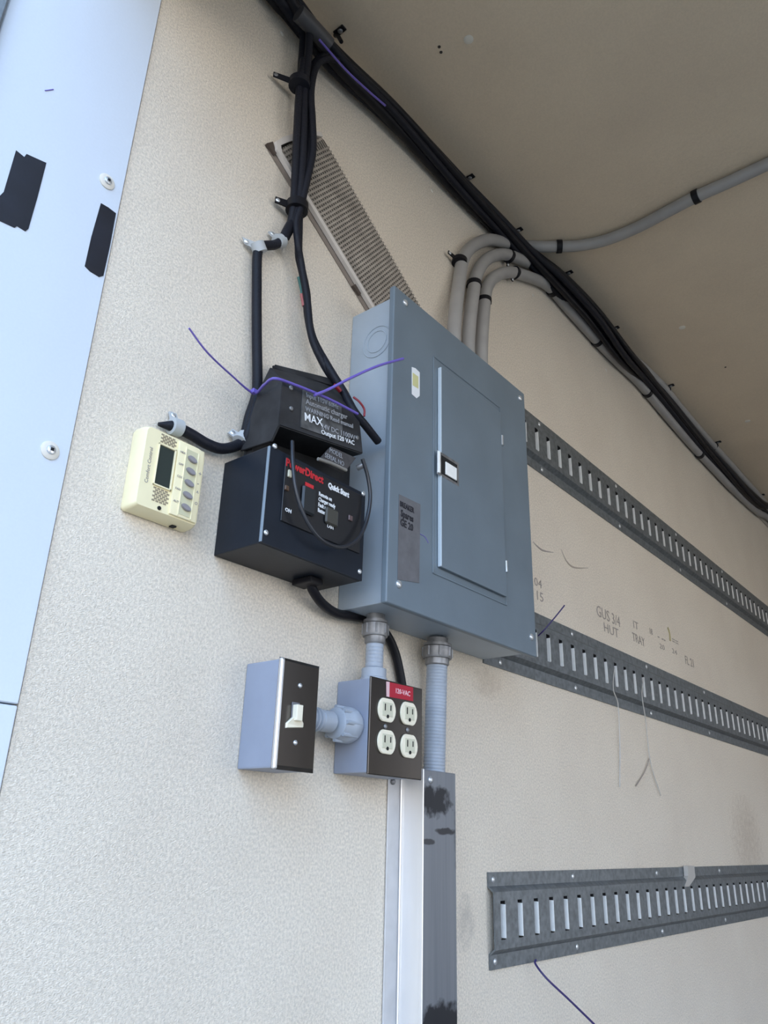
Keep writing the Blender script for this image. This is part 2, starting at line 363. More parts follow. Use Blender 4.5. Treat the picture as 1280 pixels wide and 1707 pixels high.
# ------------------------------------------------------------------ logistic tracks on the wall
SM = {}
def track(z0, x_end, x_far, sx0, label, rivs):
    """z0 centre height, slots pitched from sx0"""
    zt, zb = z0 + 0.0635, z0 - 0.0635
    s0, s1 = z0 + 0.0255, z0 - 0.0255
    T = thing('cargo_track', (x_end, 0, z0), label, 'cargo track', 'slotted cargo tracks on the wall')
    prof = [(-0.0, zb), (-0.003, zb), (-0.003, zb + 0.019), (-0.0125, zb + 0.026), (-0.0125, s1), (-0.0125, s0), (-0.0125, zt - 0.026), (-0.003, zt - 0.019), (-0.003, zt), (-0.0, zt),
            ]
    mb = MB(); q = mb.bm
    back = [(-0.0, zb), (-0.0005, zb), (-0.0005, zb + 0.020), (-0.0100, zb + 0.027), (-0.0100, s1), (-0.0100, s0), (-0.0100, zt - 0.027), (-0.0005, zt - 0.020), (-0.0005, zt), (-0.0, zt)]
    w2 = 0.0065
    cols = [x_end]; holes = []
    x = sx0
    while x - 0.0499 - w2 > x_end + 0.012: x -= 0.0499
    while x + w2 < x_far:
        cols += [x - w2, x + w2]; holes.append((x - w2, x + w2)); x += 0.0499
    cols.append(x_far)
    hs = {round(h[0], 5) for h in holes}
    F = [[q.verts.new((c, y, z)) for (y, z) in prof[1:9]] for c in cols]
    B = [[q.verts.new((c, y, z)) for (y, z) in back[1:9]] for c in cols]
    for i in range(len(cols)-1):
        ishole = round(cols[i], 5) in hs
        for k in range(7):
            if ishole and k == 4-1:  # between s1 and s0
                pass
            if ishole and k == 3+0 and prof[1+k][1] == s1:
                continue
            q.faces.new((F[i][k], F[i+1][k], F[i+1][k+1], F[i][k+1]))
        q.faces.new((F[i][0], B[i][0], B[i+1][0], F[i+1][0]))
        q.faces.new((F[i][7], F[i+1][7], B[i+1][7], B[i][7]))
    for i in (0, len(cols)-1):
        for k in range(7): q.faces.new((F[i][k], F[i][k+1], B[i][k+1], B[i][k]))
    obj('rail', mb, M_galv, T)
    # punched slots: sky-lit turned-in edge painted bright, shaded pocket painted dark; the same mesh for every slot
    def slot_mesh():
        mb = MB(); H = 2*w2
        mb.box(0, 0.0012, -0.0127, -0.0004, -0.0255 + 0.0015, 0.0255 - 0.005)
        nf = len(mb.bm.faces)
        mb.box(-H - 0.0012, -H, -0.0124, -0.0004, -0.0255, 0.0255); mb.box(-H, 0.0, -0.0124, -0.0004, 0.0255, 0.0267); mb.box(-H, 0.0, -0.0124, -0.0004, -0.0267, -0.0255)
        mb.box(-H, 0.0, -0.0012, -0.0002, -0.0255, 0.0255); mb.box(0, 0.0012, -0.0124, -0.0004, 0.0206, 0.0255)
        bmesh.ops.recalc_face_normals(mb.bm, faces=mb.bm.faces[:])
        mb.bm.faces.ensure_lookup_table()
        for k, f in enumerate(mb.bm.faces): f.material_index = 0 if k < nf else 1
        me = bpy.data.meshes.new('slot'); mb.bm.to_mesh(me); mb.bm.free(); me.materials.append(M_zinc); me.materials.append(M_dark); return me
    if 'sm' not in SM: SM['sm'] = slot_mesh()
    for (a, c) in holes:
        o = bpy.data.objects.new('slot', SM['sm']); COL.objects.link(o); o.parent = T; o.location = (c - x_end, 0, 0)
    for x in rivs:
        for zz in (zt - 0.010, zb + 0.010):
            rivet_on(T, (x, -0.003, zz), (0, -1, 0), 0.0045, M_screw)
    return T
track(0.766, 1.10, 5.1, 1.2963, 'uppermost slotted steel cargo track, emerging behind the panel beneath the cables', [1.33, 1.72, 2.13, 2.54])
track(0.330, 1.088, 5.1, 1.2977, 'middle slotted steel cargo track, level with the bottom corner of the panel', [1.14, 1.42, 1.80, 2.2])
T3 = track(-0.109, 1.087, 5.1, 1.1095, 'lowest slotted steel cargo track, with its whole cut end showing', [1.10, 1.36, 1.74, 2.14])
b = MB(); b.plate([(1.8966, -0.0040, -0.0426), (1.9383, -0.0040, -0.0429), (1.9378, -0.0040, -0.0663), (1.8913, -0.0140, -0.0840), (1.8656, -0.0140, -0.0834), (1.8934, -0.0040, -0.0631)], -0.004, -0.0135); obj('caulk_blob', b, M_clear, T3)

# ------------------------------------------------------------------ breaker panel
PX0, PX1, PZ0, PZ1 = 0.733, 1.088, 0.272, 0.742
panel = thing('breaker_panel', (0.91, 0, 0.27), 'large grey steel breaker panel with a hinged door, mounted on the wall', 'electrical panel')
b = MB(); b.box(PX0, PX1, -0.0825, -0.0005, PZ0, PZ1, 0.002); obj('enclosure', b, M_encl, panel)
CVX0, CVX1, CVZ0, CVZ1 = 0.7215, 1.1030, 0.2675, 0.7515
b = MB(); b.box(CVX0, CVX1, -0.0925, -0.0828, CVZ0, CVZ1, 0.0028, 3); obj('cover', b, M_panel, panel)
# raised outline round the door
DX0, DX1, DZ0, DZ1 = 0.8187, 1.0133, 0.3309, 0.6806
b = MB()
for (x0, x1, z0, z1) in ((DX0, DX0+0.002, DZ0, DZ1), (DX1-0.002, DX1, DZ0, DZ1), (DX0, DX1, DZ0, DZ0+0.002), (DX0, DX1, DZ1-0.002, DZ1)):
    b.box(x0, x1, -0.0937, -0.0924, z0, z1, 0.0005, 1)
obj('door_surround', b, M_panel, panel)
ex0, ex1, ez0, ez1 = 0.8312, 1.0059, 0.3428, 0.6649
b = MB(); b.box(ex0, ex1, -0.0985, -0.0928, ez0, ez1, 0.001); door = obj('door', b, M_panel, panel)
b = MB(); b.box(ex0-0.0006, ex0+0.0012, -0.0990, -0.0930, ez0+0.001, ez1-0.001, 0.0004, 1); obj('door_edge', b, mat('sky_lit_door_edge', (0.52, 0.60, 0.66), 0.4), door)['label'] = 'edge of the door with sky light painted on'  # sky light on the left-facing door edge put into a brighter colour
# latch
lx0, lx1, lz0, lz1 = 0.8212, 0.8765, 0.4800, 0.5184
b = MB(); b.box(lx0, lx1, -0.0990, -0.0975, lz0, lz1, 0.0008); lat = obj('latch_plate', b, M_fit, door); lat['label'] = 'dark latch surround'
b = MB(); b.box(lx0+0.010, lx1-0.005, -0.0994, -0.0989, lz0+0.004, lz1-0.005); obj('latch_recess', b, M_dark, door)
b = MB(); b.box(lx0+0.019, lx1-0.008, -0.1010, -0.0992, lz0+0.006, lz1-0.012, 0.001); lt = obj('latch_slide', b, M_zinc, door); lt['label'] = 'bright latch slide'
b = MB(); b.box(lx0+0.0005, lx0+0.005, -0.1012, -0.0986, lz0+0.002, lz1-0.002, 0.0006); obj('latch_lip', b, M_zinc, door)
for (px) in ((1.0110, 0.6153), (1.0106, 0.3934)):
    b = MB(); b.cyl((px[0], -0.0955, px[1]-0.009), (px[0], -0.0955, px[1]+0.009), 0.0028); obj('hinge', b, M_screw, panel, True)['label'] = 'bare metal hinge knuckle'
for q in ((0.7471, -0.0925, 0.7345), (1.0846, -0.0925, 0.7331), (0.7452, -0.0925, 0.2965), (1.0859, -0.0925, 0.2974)):
    screw_head(panel, q, (0, -1, 0), 0.0052)
b = MB(); b.plate([(0.7656, -0.0925, 0.6319), (0.7743, -0.0925, 0.6343), (0.7847, -0.0925, 0.6325), (0.7853, -0.0925, 0.5929), (0.7781, -0.0925, 0.5854), (0.7666, -0.0925, 0.5869)], -0.0927, -0.0931)
s = obj('rating_sticker', b, M_white, panel); s['label'] = 'small yellow and white rating sticker'
b = MB(); b.plate([(0.7673, -0.0930, 0.6233), (0.7812, -0.0930, 0.6233), (0.7815, -0.0930, 0.6030), (0.7678, -0.0930, 0.6023)], -0.0931, -0.0934); obj('yellow_band', b, M_yellow, s)
b = MB(); b.plate([(0.7419, -0.0925, 0.4206), (0.7894, -0.0925, 0.4224), (0.7885, -0.0925, 0.3093), (0.7426, -0.0925, 0.3021)], -0.0927, -0.0932)
lab = obj('directory_label', b, M_paneldark, panel); lab['label'] = 'worn dark grey label with handwriting'
M_ink = mat('marker_ink', (0.012, 0.012, 0.02), 0.6)
for (body, p, sz, sxx) in (('BREAKER', (0.7436, -0.0936, 0.4044), 0.0105, 0.72), ('Spares', (0.7459, -0.0936, 0.3906), 0.014, 0.75), ('GE 20', (0.7451, -0.0936, 0.3775), 0.014, 0.80)):
    text('handwriting', body, p, sz, M_ink, lab, sx=sxx, bold=0.0003)
b = MB(); b.tube([(0.7896, -0.0928, 0.3791), (0.8006, -0.0928, 0.3782), (0.8090, -0.0928, 0.3720)], 0.0005, 6); obj('pen_line', b, M_purple, panel)
# knockout rings on the side facing the light
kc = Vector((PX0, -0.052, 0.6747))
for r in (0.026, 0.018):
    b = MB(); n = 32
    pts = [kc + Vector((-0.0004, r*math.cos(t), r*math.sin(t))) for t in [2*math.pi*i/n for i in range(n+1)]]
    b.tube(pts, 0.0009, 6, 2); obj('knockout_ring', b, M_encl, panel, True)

# fittings and conduits below the panel
def flexible_conduit(name, p0, p1, r, nut0, nut1, label, ridges):
    t = thing(name, p0, label, 'conduit')
    p0 = Vector(p0); p1 = Vector(p1); d = (p1-p0).normalized(); L = (p1-p0).length
    mb = MB()
    prof = []; k = ridges
    for i in range(k):
        prof += [(L*i/k, r*0.955), (L*(i+0.3)/k, r), (L*(i+0.7)/k, r)]
    prof.append((L, r*0.955)); mb.revolve(p0, d, prof, 32)
    obj('ribbed_tube', mb, M_flex, t, True)
    mb = MB(); R = r*nut0
    mb.revolve(p0, d, [(-0.012, R*0.72), (-0.004, R*0.72), (-0.004, R*0.95), (0, R*0.95)], 28)
    mb.revolve(p0, d, [(0, R*0.9), (0.0015, R), (0.016, R), (0.018, R*0.95), (0.018, R*0.82), (0.026, R*0.80), (0.028, r*1.02)], 8 if False else 28)
    for i in range(8):
        a = d.orthogonal().normalized(); bb = d.cross(a); th = i*math.pi/4
        c = p0 + (a*math.cos(th)+bb*math.sin(th))*R*0.98
        mb.cyl(c + d*0.002, c + d*0.015, R*0.09, n=8)
    obj('compression_nut', mb, M_fit, t, True)
    if nut1:
        mb = MB(); R = r*nut1
        mb.revolve(p1, -d, [(0.0, R), (0.004, R), (0.005, R*0.92), (0.016, R*0.92), (0.018, r*1.02)], 28)
        obj('lower_fitting', mb, M_flex, t, True)
    return t
flexible_conduit('flexible_conduit', (0.7744, -0.032, 0.260), (0.7743, -0.032, 0.1835), 0.0118, 1.45, 1.5,
                 'short thin grey flexible conduit from the panel down to the four-socket box', 16)
flexible_conduit('flexible_conduit', (0.9186, -0.030, 0.257), (0.9187, -0.024, 0.06), 0.0152, 1.42, None,
                 'long thick ribbed grey conduit from the panel down into the aluminium channel', 44)

# ------------------------------------------------------------------ aluminium channel
ch = thing('cable_channel', (0.91, 0, -0.95), 'vertical aluminium cable channel below the sockets, smeared with black', 'cable channel')
zt = 0.083
M_chf = stained('shaded_smeared_aluminium', (0.23, 0.245, 0.27), 0.42, [  # shade of the front put into a darker base; black smears are dirt
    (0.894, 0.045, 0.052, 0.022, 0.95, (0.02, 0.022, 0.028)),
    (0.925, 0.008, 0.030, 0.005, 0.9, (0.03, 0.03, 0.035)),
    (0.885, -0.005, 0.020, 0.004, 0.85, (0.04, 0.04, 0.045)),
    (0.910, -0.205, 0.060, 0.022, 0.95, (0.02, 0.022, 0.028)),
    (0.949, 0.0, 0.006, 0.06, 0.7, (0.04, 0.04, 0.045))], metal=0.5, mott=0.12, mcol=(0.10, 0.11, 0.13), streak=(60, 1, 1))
CX0, CX1, CD = 0.8735, 0.9480, 0.040
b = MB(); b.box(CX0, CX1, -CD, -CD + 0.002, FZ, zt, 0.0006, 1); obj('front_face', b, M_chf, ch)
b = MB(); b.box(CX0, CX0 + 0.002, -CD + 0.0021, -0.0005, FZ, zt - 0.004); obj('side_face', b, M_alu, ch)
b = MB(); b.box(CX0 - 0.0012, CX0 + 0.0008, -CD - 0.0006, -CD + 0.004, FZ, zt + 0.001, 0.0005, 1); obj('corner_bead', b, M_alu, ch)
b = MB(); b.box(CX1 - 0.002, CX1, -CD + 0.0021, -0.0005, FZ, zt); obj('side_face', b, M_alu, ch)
b = MB(); b.box(0.846, CX0 - 0.0002, -0.003, -0.0005, FZ, 0.076, 0.0008, 1); fl = obj('flange', b, mat('dull_aluminium', (0.50, 0.50, 0.51), 0.45, 0.4, var=0.08, vscale=30), ch)
b = MB(); b.box(CX0 - 0.003, CX0 - 0.0003, -0.0055, -0.0031, FZ, 0.076, 0.0008, 1); obj('flange_rib', b, M_alu, ch)
screw_head(ch, (0.8540, -0.0040, 0.0670), (0, -1, 0), 0.004, M_fit)
screw_head(ch, (0.8882, -0.0400, 0.0709), (0, -1, 0), 0.0045)

# ------------------------------------------------------------------ socket and switch boxes
GX0, GX1, GZ0, GZ1 = 0.7400, 0.8440, 0.0690, 0.1810
g = thing('socket_box', (0.79, 0, 0.069), 'grey steel box with four ivory sockets and a red voltage label', 'socket box')
b = MB(); b.box(GX0, GX1, -0.0545, -0.0005, GZ0, GZ1, 0.002); obj('box_body', b, M_boxsteel, g)
b = MB(); b.box(GX0 - 0.001, GX1 + 0.002, -0.0570, -0.0546, GZ0 - 0.002, GZ1 + 0.002, 0.0012); obj('face_plate', b, M_stain, g)
def outlet(c, cx):
    mb = MB(); n = 24; pts = []
    for i in range(n):
        t = 2*math.pi*i/n; x = 0.0172*math.cos(t); z = 0.0172*math.sin(t)
        z = max(-0.0142, min(0.0142, z)); pts.append((c[0] + x, 0, c[2] + z))
    mb.plate(pts, -0.0568, -0.0600, 0.0008)
    o = obj('socket', mb, M_ivory, g, True)
    mb = MB(); mb.box(c[0]-0.0100, c[0]+0.0100, -0.0606, -0.0600, c[2]-0.0078, c[2]+0.0092, 0.0002, 1); obj('socket_face', mb, M_ivoryd, o)
    mb = MB()
    for dx, h in ((-0.0056, 0.0042), (0.0056, 0.0034)):
        mb.box(c[0]+dx-0.0009, c[0]+dx+0.0009, -0.0609, -0.0605, c[2]+0.001-h+0.002, c[2]+0.001+h+0.002)
    mb.cyl((c[0], -0.0605, c[2]-0.0078), (c[0], -0.0609, c[2]-0.0078), 0.0023, n=12)
    obj('socket_slots', mb, M_dark, o)
for q in ((0.7699, -0.0570, 0.1451), (0.8148, -0.0570, 0.1464), (0.7709, -0.0570, 0.1069), (0.8165, -0.0570, 0.1063)): outlet(q, 0)
for q in ((0.7696, -0.0570, 0.1254), (0.8147, -0.0570, 0.1261)): screw_head(g, q, (0, -1, 0), 0.003, M_fit)
b = MB(); b.plate([(0.7697, -0.0570, 0.1807), (0.8250, -0.0570, 0.1816), (0.8254, -0.0570, 0.1638), (0.7704, -0.0570, 0.1621)], -0.0571, -0.0576)
vl = obj('voltage_label', b, M_red, g); vl['label'] = 'red label reading 120-VAC'
b = MB(); b.plate([(0.7685, -0.0570, 0.1805), (0.7751, -0.0570, 0.1808), (0.7753, -0.0570, 0.1621), (0.7696, -0.0570, 0.1620)], -0.0576, -0.0579); obj('label_edge', b, mat('pink_edge', (0.75, 0.5, 0.52), 0.5), vl)
text('lettering', '120-VAC', (GX0 + 0.047, -0.0578, 0.1691), 0.0088, mat('pink_print', (0.85, 0.55, 0.6), 0.5), vl, sx=0.95, bold=0.0001)

SX0, SX1, SZ0, SZ1 = 0.5865, 0.6450, 0.0625, 0.1770
g2 = thing('switch_box', (0.617, 0, 0.0625), 'narrow grey steel box with a cream toggle switch on stainless plate', 'switch box')
b = MB(); b.box(SX0, SX1, -0.0545, -0.0005, SZ0, SZ1, 0.002); obj('box_body', b, M_boxsteel, g2)
b = MB(); b.hexa([(SX0 - 0.001, -0.0546, SZ0 - 0.001), (SX1 + 0.004, -0.0546, SZ0 - 0.001), (SX1 + 0.004, -0.0546, SZ1 + 0.002), (SX0 - 0.001, -0.0546, SZ1 + 0.002)],
                 [(SX0 + 0.0035, -0.0590, SZ0 + 0.003), (SX1 - 0.0005, -0.0590, SZ0 + 0.003), (SX1 - 0.0005, -0.0590, SZ1 - 0.002), (SX0 + 0.0035, -0.0590, SZ1 - 0.002)])
obj('face_plate', b, M_stain, g2)
q = (0.6108, -0.0590, 0.1165)
b = MB(); b.box(SX0 - 0.0015, SX0 + 0.0042, -0.0594, -0.0546, SZ0 - 0.001, SZ1 + 0.001, 0.0022, 3); obj('sky_glint_edge', b, mat('sky_glint_steel', (0.75, 0.76, 0.78), 0.3, 0.8), g2)['label'] = 'edge of the plate with its sky reflection painted bright'  # bright strip stands in for sky reflected on the left bevel
b = MB(); b.box(q[0]-0.006, q[0]+0.006, -0.0602, -0.0588, q[2]-0.006, q[2]+0.016, 0.0006, 1); obj('switch_collar', b, M_paneldark, g2)
b = MB(); b.box(q[0]-0.0045, q[0]+0.0045, -0.0670, -0.0592, q[2]-0.004, q[2]+0.013, 0.0008); obj('toggle', b, M_ivory, g2)
b = MB(); b.hexa([(q[0]-0.0045, -0.0592, q[2]), (q[0]+0.0045, -0.0592, q[2]), (q[0]+0.0130, -0.0592, q[2]-0.0045), (q[0]+0.0130, -0.0592, q[2]-0.0095), (q[0]-0.0130, -0.0592, q[2]-0.0125), (q[0]-0.0130, -0.0592, q[2]-0.0075)],
                 [(q[0]-0.0045, -0.0640, q[2]), (q[0]+0.0045, -0.0640, q[2]), (q[0]+0.0120, -0.0612, q[2]-0.0050), (q[0]+0.0120, -0.0612, q[2]-0.0090), (q[0]-0.0120, -0.0612, q[2]-0.0120), (q[0]-0.0120, -0.0612, q[2]-0.0080)])
obj('toggle_guard', b, M_ivory, g2)
for q in ((0.6157, -0.0590, 0.1515), (0.6143, -0.0590, 0.0904)): screw_head(g2, q, (0, -1, 0), 0.0028)

cn = thing('box_connector', (0.69, -0.027, 0.1240), 'ribbed grey fitting joining the switch box to the socket box', 'fitting')
cz = 0.1241
b = MB()
b.revolve((SX1, -0.029, cz), (1, 0, 0), [(0.0, 0.0125), (0.018, 0.0125), (0.018, 0.0105), (0.034, 0.0105), (0.036, 0.0125), (0.055, 0.0125)] , 24)
for k in range(5): b.revolve((SX1 + 0.004 + 0.006*k, -0.029, cz), (1, 0, 0), [(0, 0.0125), (0.001, 0.014), (0.003, 0.014), (0.004, 0.0125)], 24)
obj('threaded_tube', b, M_flex, cn, True)
b = MB(); b.revolve((GX0 - 0.034, -0.029, cz), (1, 0, 0), [(0, 0.015), (0.002, 0.0185), (0.013, 0.0195), (0.016, 0.0215), (0.028, 0.0215), (0.0335, 0.019)], 24)
for i in range(8):
    th = i*math.pi/4; c = Vector((GX0 - 0.032, -0.029 + 0.0195*math.cos(th), cz + 0.0195*math.sin(th)))
    b.cyl(c, c + Vector((0.026, 0, 0)), 0.0024, n=8)
obj('locking_nut', b, M_flex, cn, True)

# ------------------------------------------------------------------ black power controller (lower box)
KX0, KX1, KZ0, KZ1 = 0.5225, 0.6905, 0.2885, 0.4060
k = thing('power_controller', (0.6, 0, 0.288), 'black metal controller box with red and white lettering beside the panel', 'controller')
b = MB(); b.box(KX0, KX1, -0.0765, -0.0005, KZ0, KZ1, 0.0015); obj('case', b, M_black, k)
b = MB(); b.box(KX0, KX1, -0.0790, -0.0767, KZ0, KZ1, 0.0010); fp = obj('front_plate', b, M_black, k)
b = MB(); b.box(KX0 - 0.0006, KX0 + 0.0012, -0.0797, -0.0760, KZ0 + 0.001, KZ1 - 0.001, 0.0004, 1); obj('edge_strip', b, mat('pale_edge', (0.20, 0.25, 0.30), 0.4), k)['label'] = 'pale front edge'  # front corner strip in a paler colour than the case
for q in ((0.5300, -0.0790, 0.4075), (0.5284, -0.0790, 0.3013), (0.6854, -0.0790, 0.4045), (0.6846, -0.0790, 0.2993)): screw_head(k, q, (0, -1, 0), 0.0032)
ip = [(0.5459, -0.0790, 0.4017), (0.6824, -0.0790, 0.3959), (0.6822, -0.0790, 0.3205), (0.5469, -0.0790, 0.3215)]
ix0, ix1, iz0, iz1 = 0.5471, 0.6819, 0.3215, 0.4002
b = MB(); b.box(ix0, ix1, -0.0808, -0.0789, iz0, iz1, 0.0006, 1); ins = obj('control_panel', b, mat('satin_black', (0.008, 0.009, 0.012), 0.45), k)
D = -0.0812
text('red_lettering', 'PowerDirect', (0.5469, D, 0.3897), 0.0135, M_redt, ins, sx=0.88, bold=0.0005)
text('white_lettering', 'Quick Start', (0.6188, D, 0.3883), 0.0098, M_white, ins, sx=0.82, bold=0.0005)
for i, (tx, w) in enumerate((('Remote on', 0.9), ('Charger ready', 0.8), ('Fault reset', 0.8), ('Battery low', 0.7))):
    text('white_lettering', tx, (0.6035, D, 0.3724 - 0.0070*i), 0.0070, M_white, ins, sx=0.72, bold=0.0002)
b = MB(); b.box(0.5798, 0.5936, D - 0.0006, D, 0.3689, 0.3809); obj('red_square', b, M_redt, ins)
def small_box(name, q, w, h, material, dep=0.002):
    mb = MB(); mb.box(q[0]-w/2, q[0]+w/2, D - dep, D + 0.0006, q[2]-h/2, q[2]+h/2, min(w, h)*0.1, 1); return obj(name, mb, material, ins)
small_box('indicator', (0.5537, -0.0810, 0.3812), 0.005, 0.009, M_ivoryd)
small_box('indicator', (0.5509, -0.0810, 0.3620), 0.006, 0.006, mat('amber_lens', (0.10, 0.06, 0.04), 0.3))
text('white_lettering', 'ON', (0.5518, D, 0.3346), 0.0062, M_white, ins, bold=0.0002)
small_box('rocker_switch', (0.5854, -0.0810, 0.3586), 0.022, 0.034, mat('rocker', (0.02, 0.024, 0.028), 0.35), 0.004)
jk = small_box('jack', (0.6262, -0.0810, 0.3518), 0.022, 0.022, mat('jack_grey', (0.05, 0.048, 0.04), 0.5), 0.003)
text('white_lettering', 'LAN', (0.6209, D, 0.3373), 0.0058, M_white, ins, bold=0.0001)
small_box('indicator', (0.6604, -0.0810, 0.3616), 0.007, 0.007, mat('pink_lens', (0.12, 0.08, 0.08), 0.3))
for q in ((0.6808, -0.0760, 0.4420),):
    b = MB(); b.revolve(q, (0.2, -1, 0.3), [(-0.004, 0.004), (0.004, 0.004), (0.006, 0.0025)], 14); obj('wing_nut', b, M_fit, k, True)
b = MB(); b.box(0.6475-0.012, 0.6475+0.010, -0.045, -0.012, KZ0 - 0.008, KZ0 - 0.0003, 0.002); obj('cable_gland', b, M_blackrub, k)

# ------------------------------------------------------------------ hooded charger above it
h = thing('hooded_charger', (0.6, 0, 0.41), 'dusty black wedge-shaped charger with a faded label, tied with a purple cable tie', 'charger')
# outline loops: underside back, underside front, lip, brow, crest, back
Lp = [(0.5330, -0.0139, 0.4222), (0.5330, -0.0685, 0.4190), (0.5330, -0.0786, 0.4362), (0.5330, -0.0788, 0.4977), (0.5330, -0.0538, 0.5251), (0.5330, -0.0367, 0.4990)]
Rp = [(0.675, -0.0139, 0.4222), (0.6750, -0.0826, 0.4090), (0.6750, -0.0864, 0.4548), (0.6750, -0.0760, 0.5177), (0.6750, -0.0298, 0.5793), (0.675, -0.030, 0.535)]
Lc, Rc = Lp[2], Rp[2]
RY = -0.022
Lh = [(Lc[0]+0.004, -0.014, 0.4085), (Lc[0]+0.004, RY, 0.4085), (Lc[0]+0.003, RY, Lc[2]+0.002), Lp[2], Lp[3], Lp[4], Lp[5]]
Rh = [(Rc[0]-0.004, -0.014, 0.4085), (Rc[0]-0.004, RY, 0.4085), (Rc[0]-0.003, RY, Rc[2]+0.002), Rp[2], Rp[3], Rp[4], Rp[5]]
b = MB(); b.hexa(Lh, Rh, 0.0015); obj('housing', b, M_dusty, h)
b = MB(); b.box(0.538, 0.712, -0.030, -0.016, 0.4075, 0.47); obj('inner_case', b, M_dusty, h)
def cheek(Q, dx):
    mb = MB(); mb.hexa([tuple(p_) for p_ in Q], [(p_[0]+dx, p_[1], p_[2]) for p_ in Q], 0.0006); obj('side_cheek', mb, M_dusty, h)
cheek([Lp[0], Lp[1], Lp[2], Lp[3], Lp[4], Lp[5]], 0.003)
b = MB(); b.hexa([(0.5425, -0.0450, 0.5317), (0.6569, -0.0430, 0.5625), (0.6638, -0.0400, 0.5786), (0.5483, -0.0420, 0.5421)], [(0.5722, -0.0100, 0.5609), (0.6907, -0.0100, 0.5915), (0.6947, -0.0100, 0.6056), (0.5756, -0.0100, 0.5691)], 0.002); obj('crest_rim', b, M_dusty, h)
def on(u, v, A, B_, Cc, D_, out):
    """bilinear point on the quad A (bottom left) B (bottom right) C (top right) D (top left)"""
    A, B_, Cc, D_ = map(Vector, (A, B_, Cc, D_)); n = (B_-A).cross(D_-A).normalized()
    if n.y > 0: n = -n
    return (A*(1-u)+B_*u)*(1-v) + (D_*(1-u)+Cc*u)*v + n*out
fq = (Lp[2], Rp[2], Rp[3], Lp[3])
def hood_plate(name, u0, u1, v0, v1, th, material):
    a = [on(u, v, *fq, -0.001) for (u, v) in ((u0, v0), (u1, v0), (u1, v1), (u0, v1))]; c = [on(u, v, *fq, th) for (u, v) in ((u0, v0), (u1, v0), (u1, v1), (u0, v1))]
    mb = MB(); mb.hexa(a, c); return obj(name, mb, material, h)
hl = hood_plate('maker_plate', 0.24, 0.74, 0.12, 0.98, 0.0006, mat('faded_plate', (0.085, 0.085, 0.085), 0.6, var=0.5, vscale=60)); hl['label'] = 'faded grey label on the hood front'
rgt = Vector(fq[1]) - Vector(fq[0]); uph = Vector(fq[3]) - Vector(fq[0])
for (u, v, tx, sz, mt) in ((0.27, 0.30, 'MAX', 0.015, M_white), (0.47, 0.26, '24V DC 1100W', 0.0095, M_dim), (0.47, 0.13, 'Output 120 VAC', 0.0088, M_white), (0.28, 0.52, 'WARNING Read manual', 0.0085, M_dim), (0.28, 0.68, 'Automatic charger', 0.0100, M_dim), (0.28, 0.84, 'Input 115V 60Hz', 0.0085, M_dim)):
    text('faded_lettering', tx, on(u, v, *fq, 0.0009), sz, mt, hl, right=rgt, upv=uph, sx=0.95, bold=0.0001)
for (u, v) in ((0.12, 0.45), (0.93, 0.35), (0.10, 0.9)):
    screw_head(h, on(u, v, *fq, 0.0), on(u, v, *fq, 1.0) - on(u, v, *fq, 0.0), 0.003, M_fit)
# rating plate standing in the dark recess under the hood
uq = (Lp[1], Rp[1], Rp[2], Lp[2])
a = [(0.5956, -0.0860, 0.4151), (0.6420, -0.0860, 0.4164), (0.6619, -0.0860, 0.4444), (0.6148, -0.0860, 0.4409)]
b = MB(); b.hexa(a, [(p[0], p[1] + 0.004, p[2] - 0.001) for p in a], 0.0006); rp = obj('rating_plate', b, mat('plate_grey', (0.055, 0.052, 0.055), 0.5, var=0.3, vscale=80), h); rp['label'] = 'small grey rating plate under the hood'
b = MB(); b.tube([(0.5925, -0.0870, 0.4144), (0.6166, -0.0870, 0.4176), (0.6430, -0.0870, 0.4189)], 0.0022, 8); obj('plate_edge', b, mat('edge_tan', (0.22, 0.21, 0.19), 0.5), rp, True)
r_ = Vector(a[1]) - Vector(a[0]); u_ = Vector(a[3]) - Vector(a[0])
for i, tx in enumerate(('SERIAL NO', 'MODEL')):
    text('faded_lettering', tx, Vector(a[0]) + r_*0.08 + u_*(0.25+0.38*i) + Vector((0, -0.0008, 0)), 0.009, M_dim, rp, right=r_, upv=u_, sx=0.8)

# ------------------------------------------------------------------ thermostat
t = thing('thermostat', (0.437, 0, 0.29), 'yellowed plastic thermostat with a dark screen and five grey buttons', 'thermostat')
TD = 0.024
tx0, tx1, tz0, tz1 = 0.3976, 0.4792, 0.3018, 0.3982
pts = []
def corner(cx, cz, r, a0, a1, n=6):
    return [(cx + r*math.cos(math.radians(a0 + (a1-a0)*i/n)), cz + r*math.sin(math.radians(a0 + (a1-a0)*i/n))) for i in range(n+1)]
R = 0.007
out = corner(tx1-R*1.6, tz1-R*1.6, R*1.6, 0, 90) + corner(tx0+R, tz1-R, R, 90, 180) + corner(tx0+R*0.6, tz0+R*0.6, R*0.6, 180, 270) + corner(tx1-R*0.6, tz0+R*0.6, R*0.6, 270, 360)
cxm, czm = (tx0+tx1)/2, (tz0+tz1)/2
b = MB(); q = b.bm; rings = []
for (y, s) in ((-0.0005, 0.985), (-0.004, 1.0), (-0.014, 0.99), (-0.020, 0.965), (-TD, 0.93)):
    rings.append([q.verts.new((cxm + (x-cxm)*s, y, czm + (z-czm)*s)) for (x, z) in out])
n = len(out)
for a in range(len(rings)-1):
    for i in range(n): q.faces.new((rings[a][i], rings[a][(i+1) % n], rings[a+1][(i+1) % n], rings[a+1][i]))
q.faces.new(rings[0][::-1]); q.faces.new(rings[-1]); obj('case', b, M_cream, t, True)
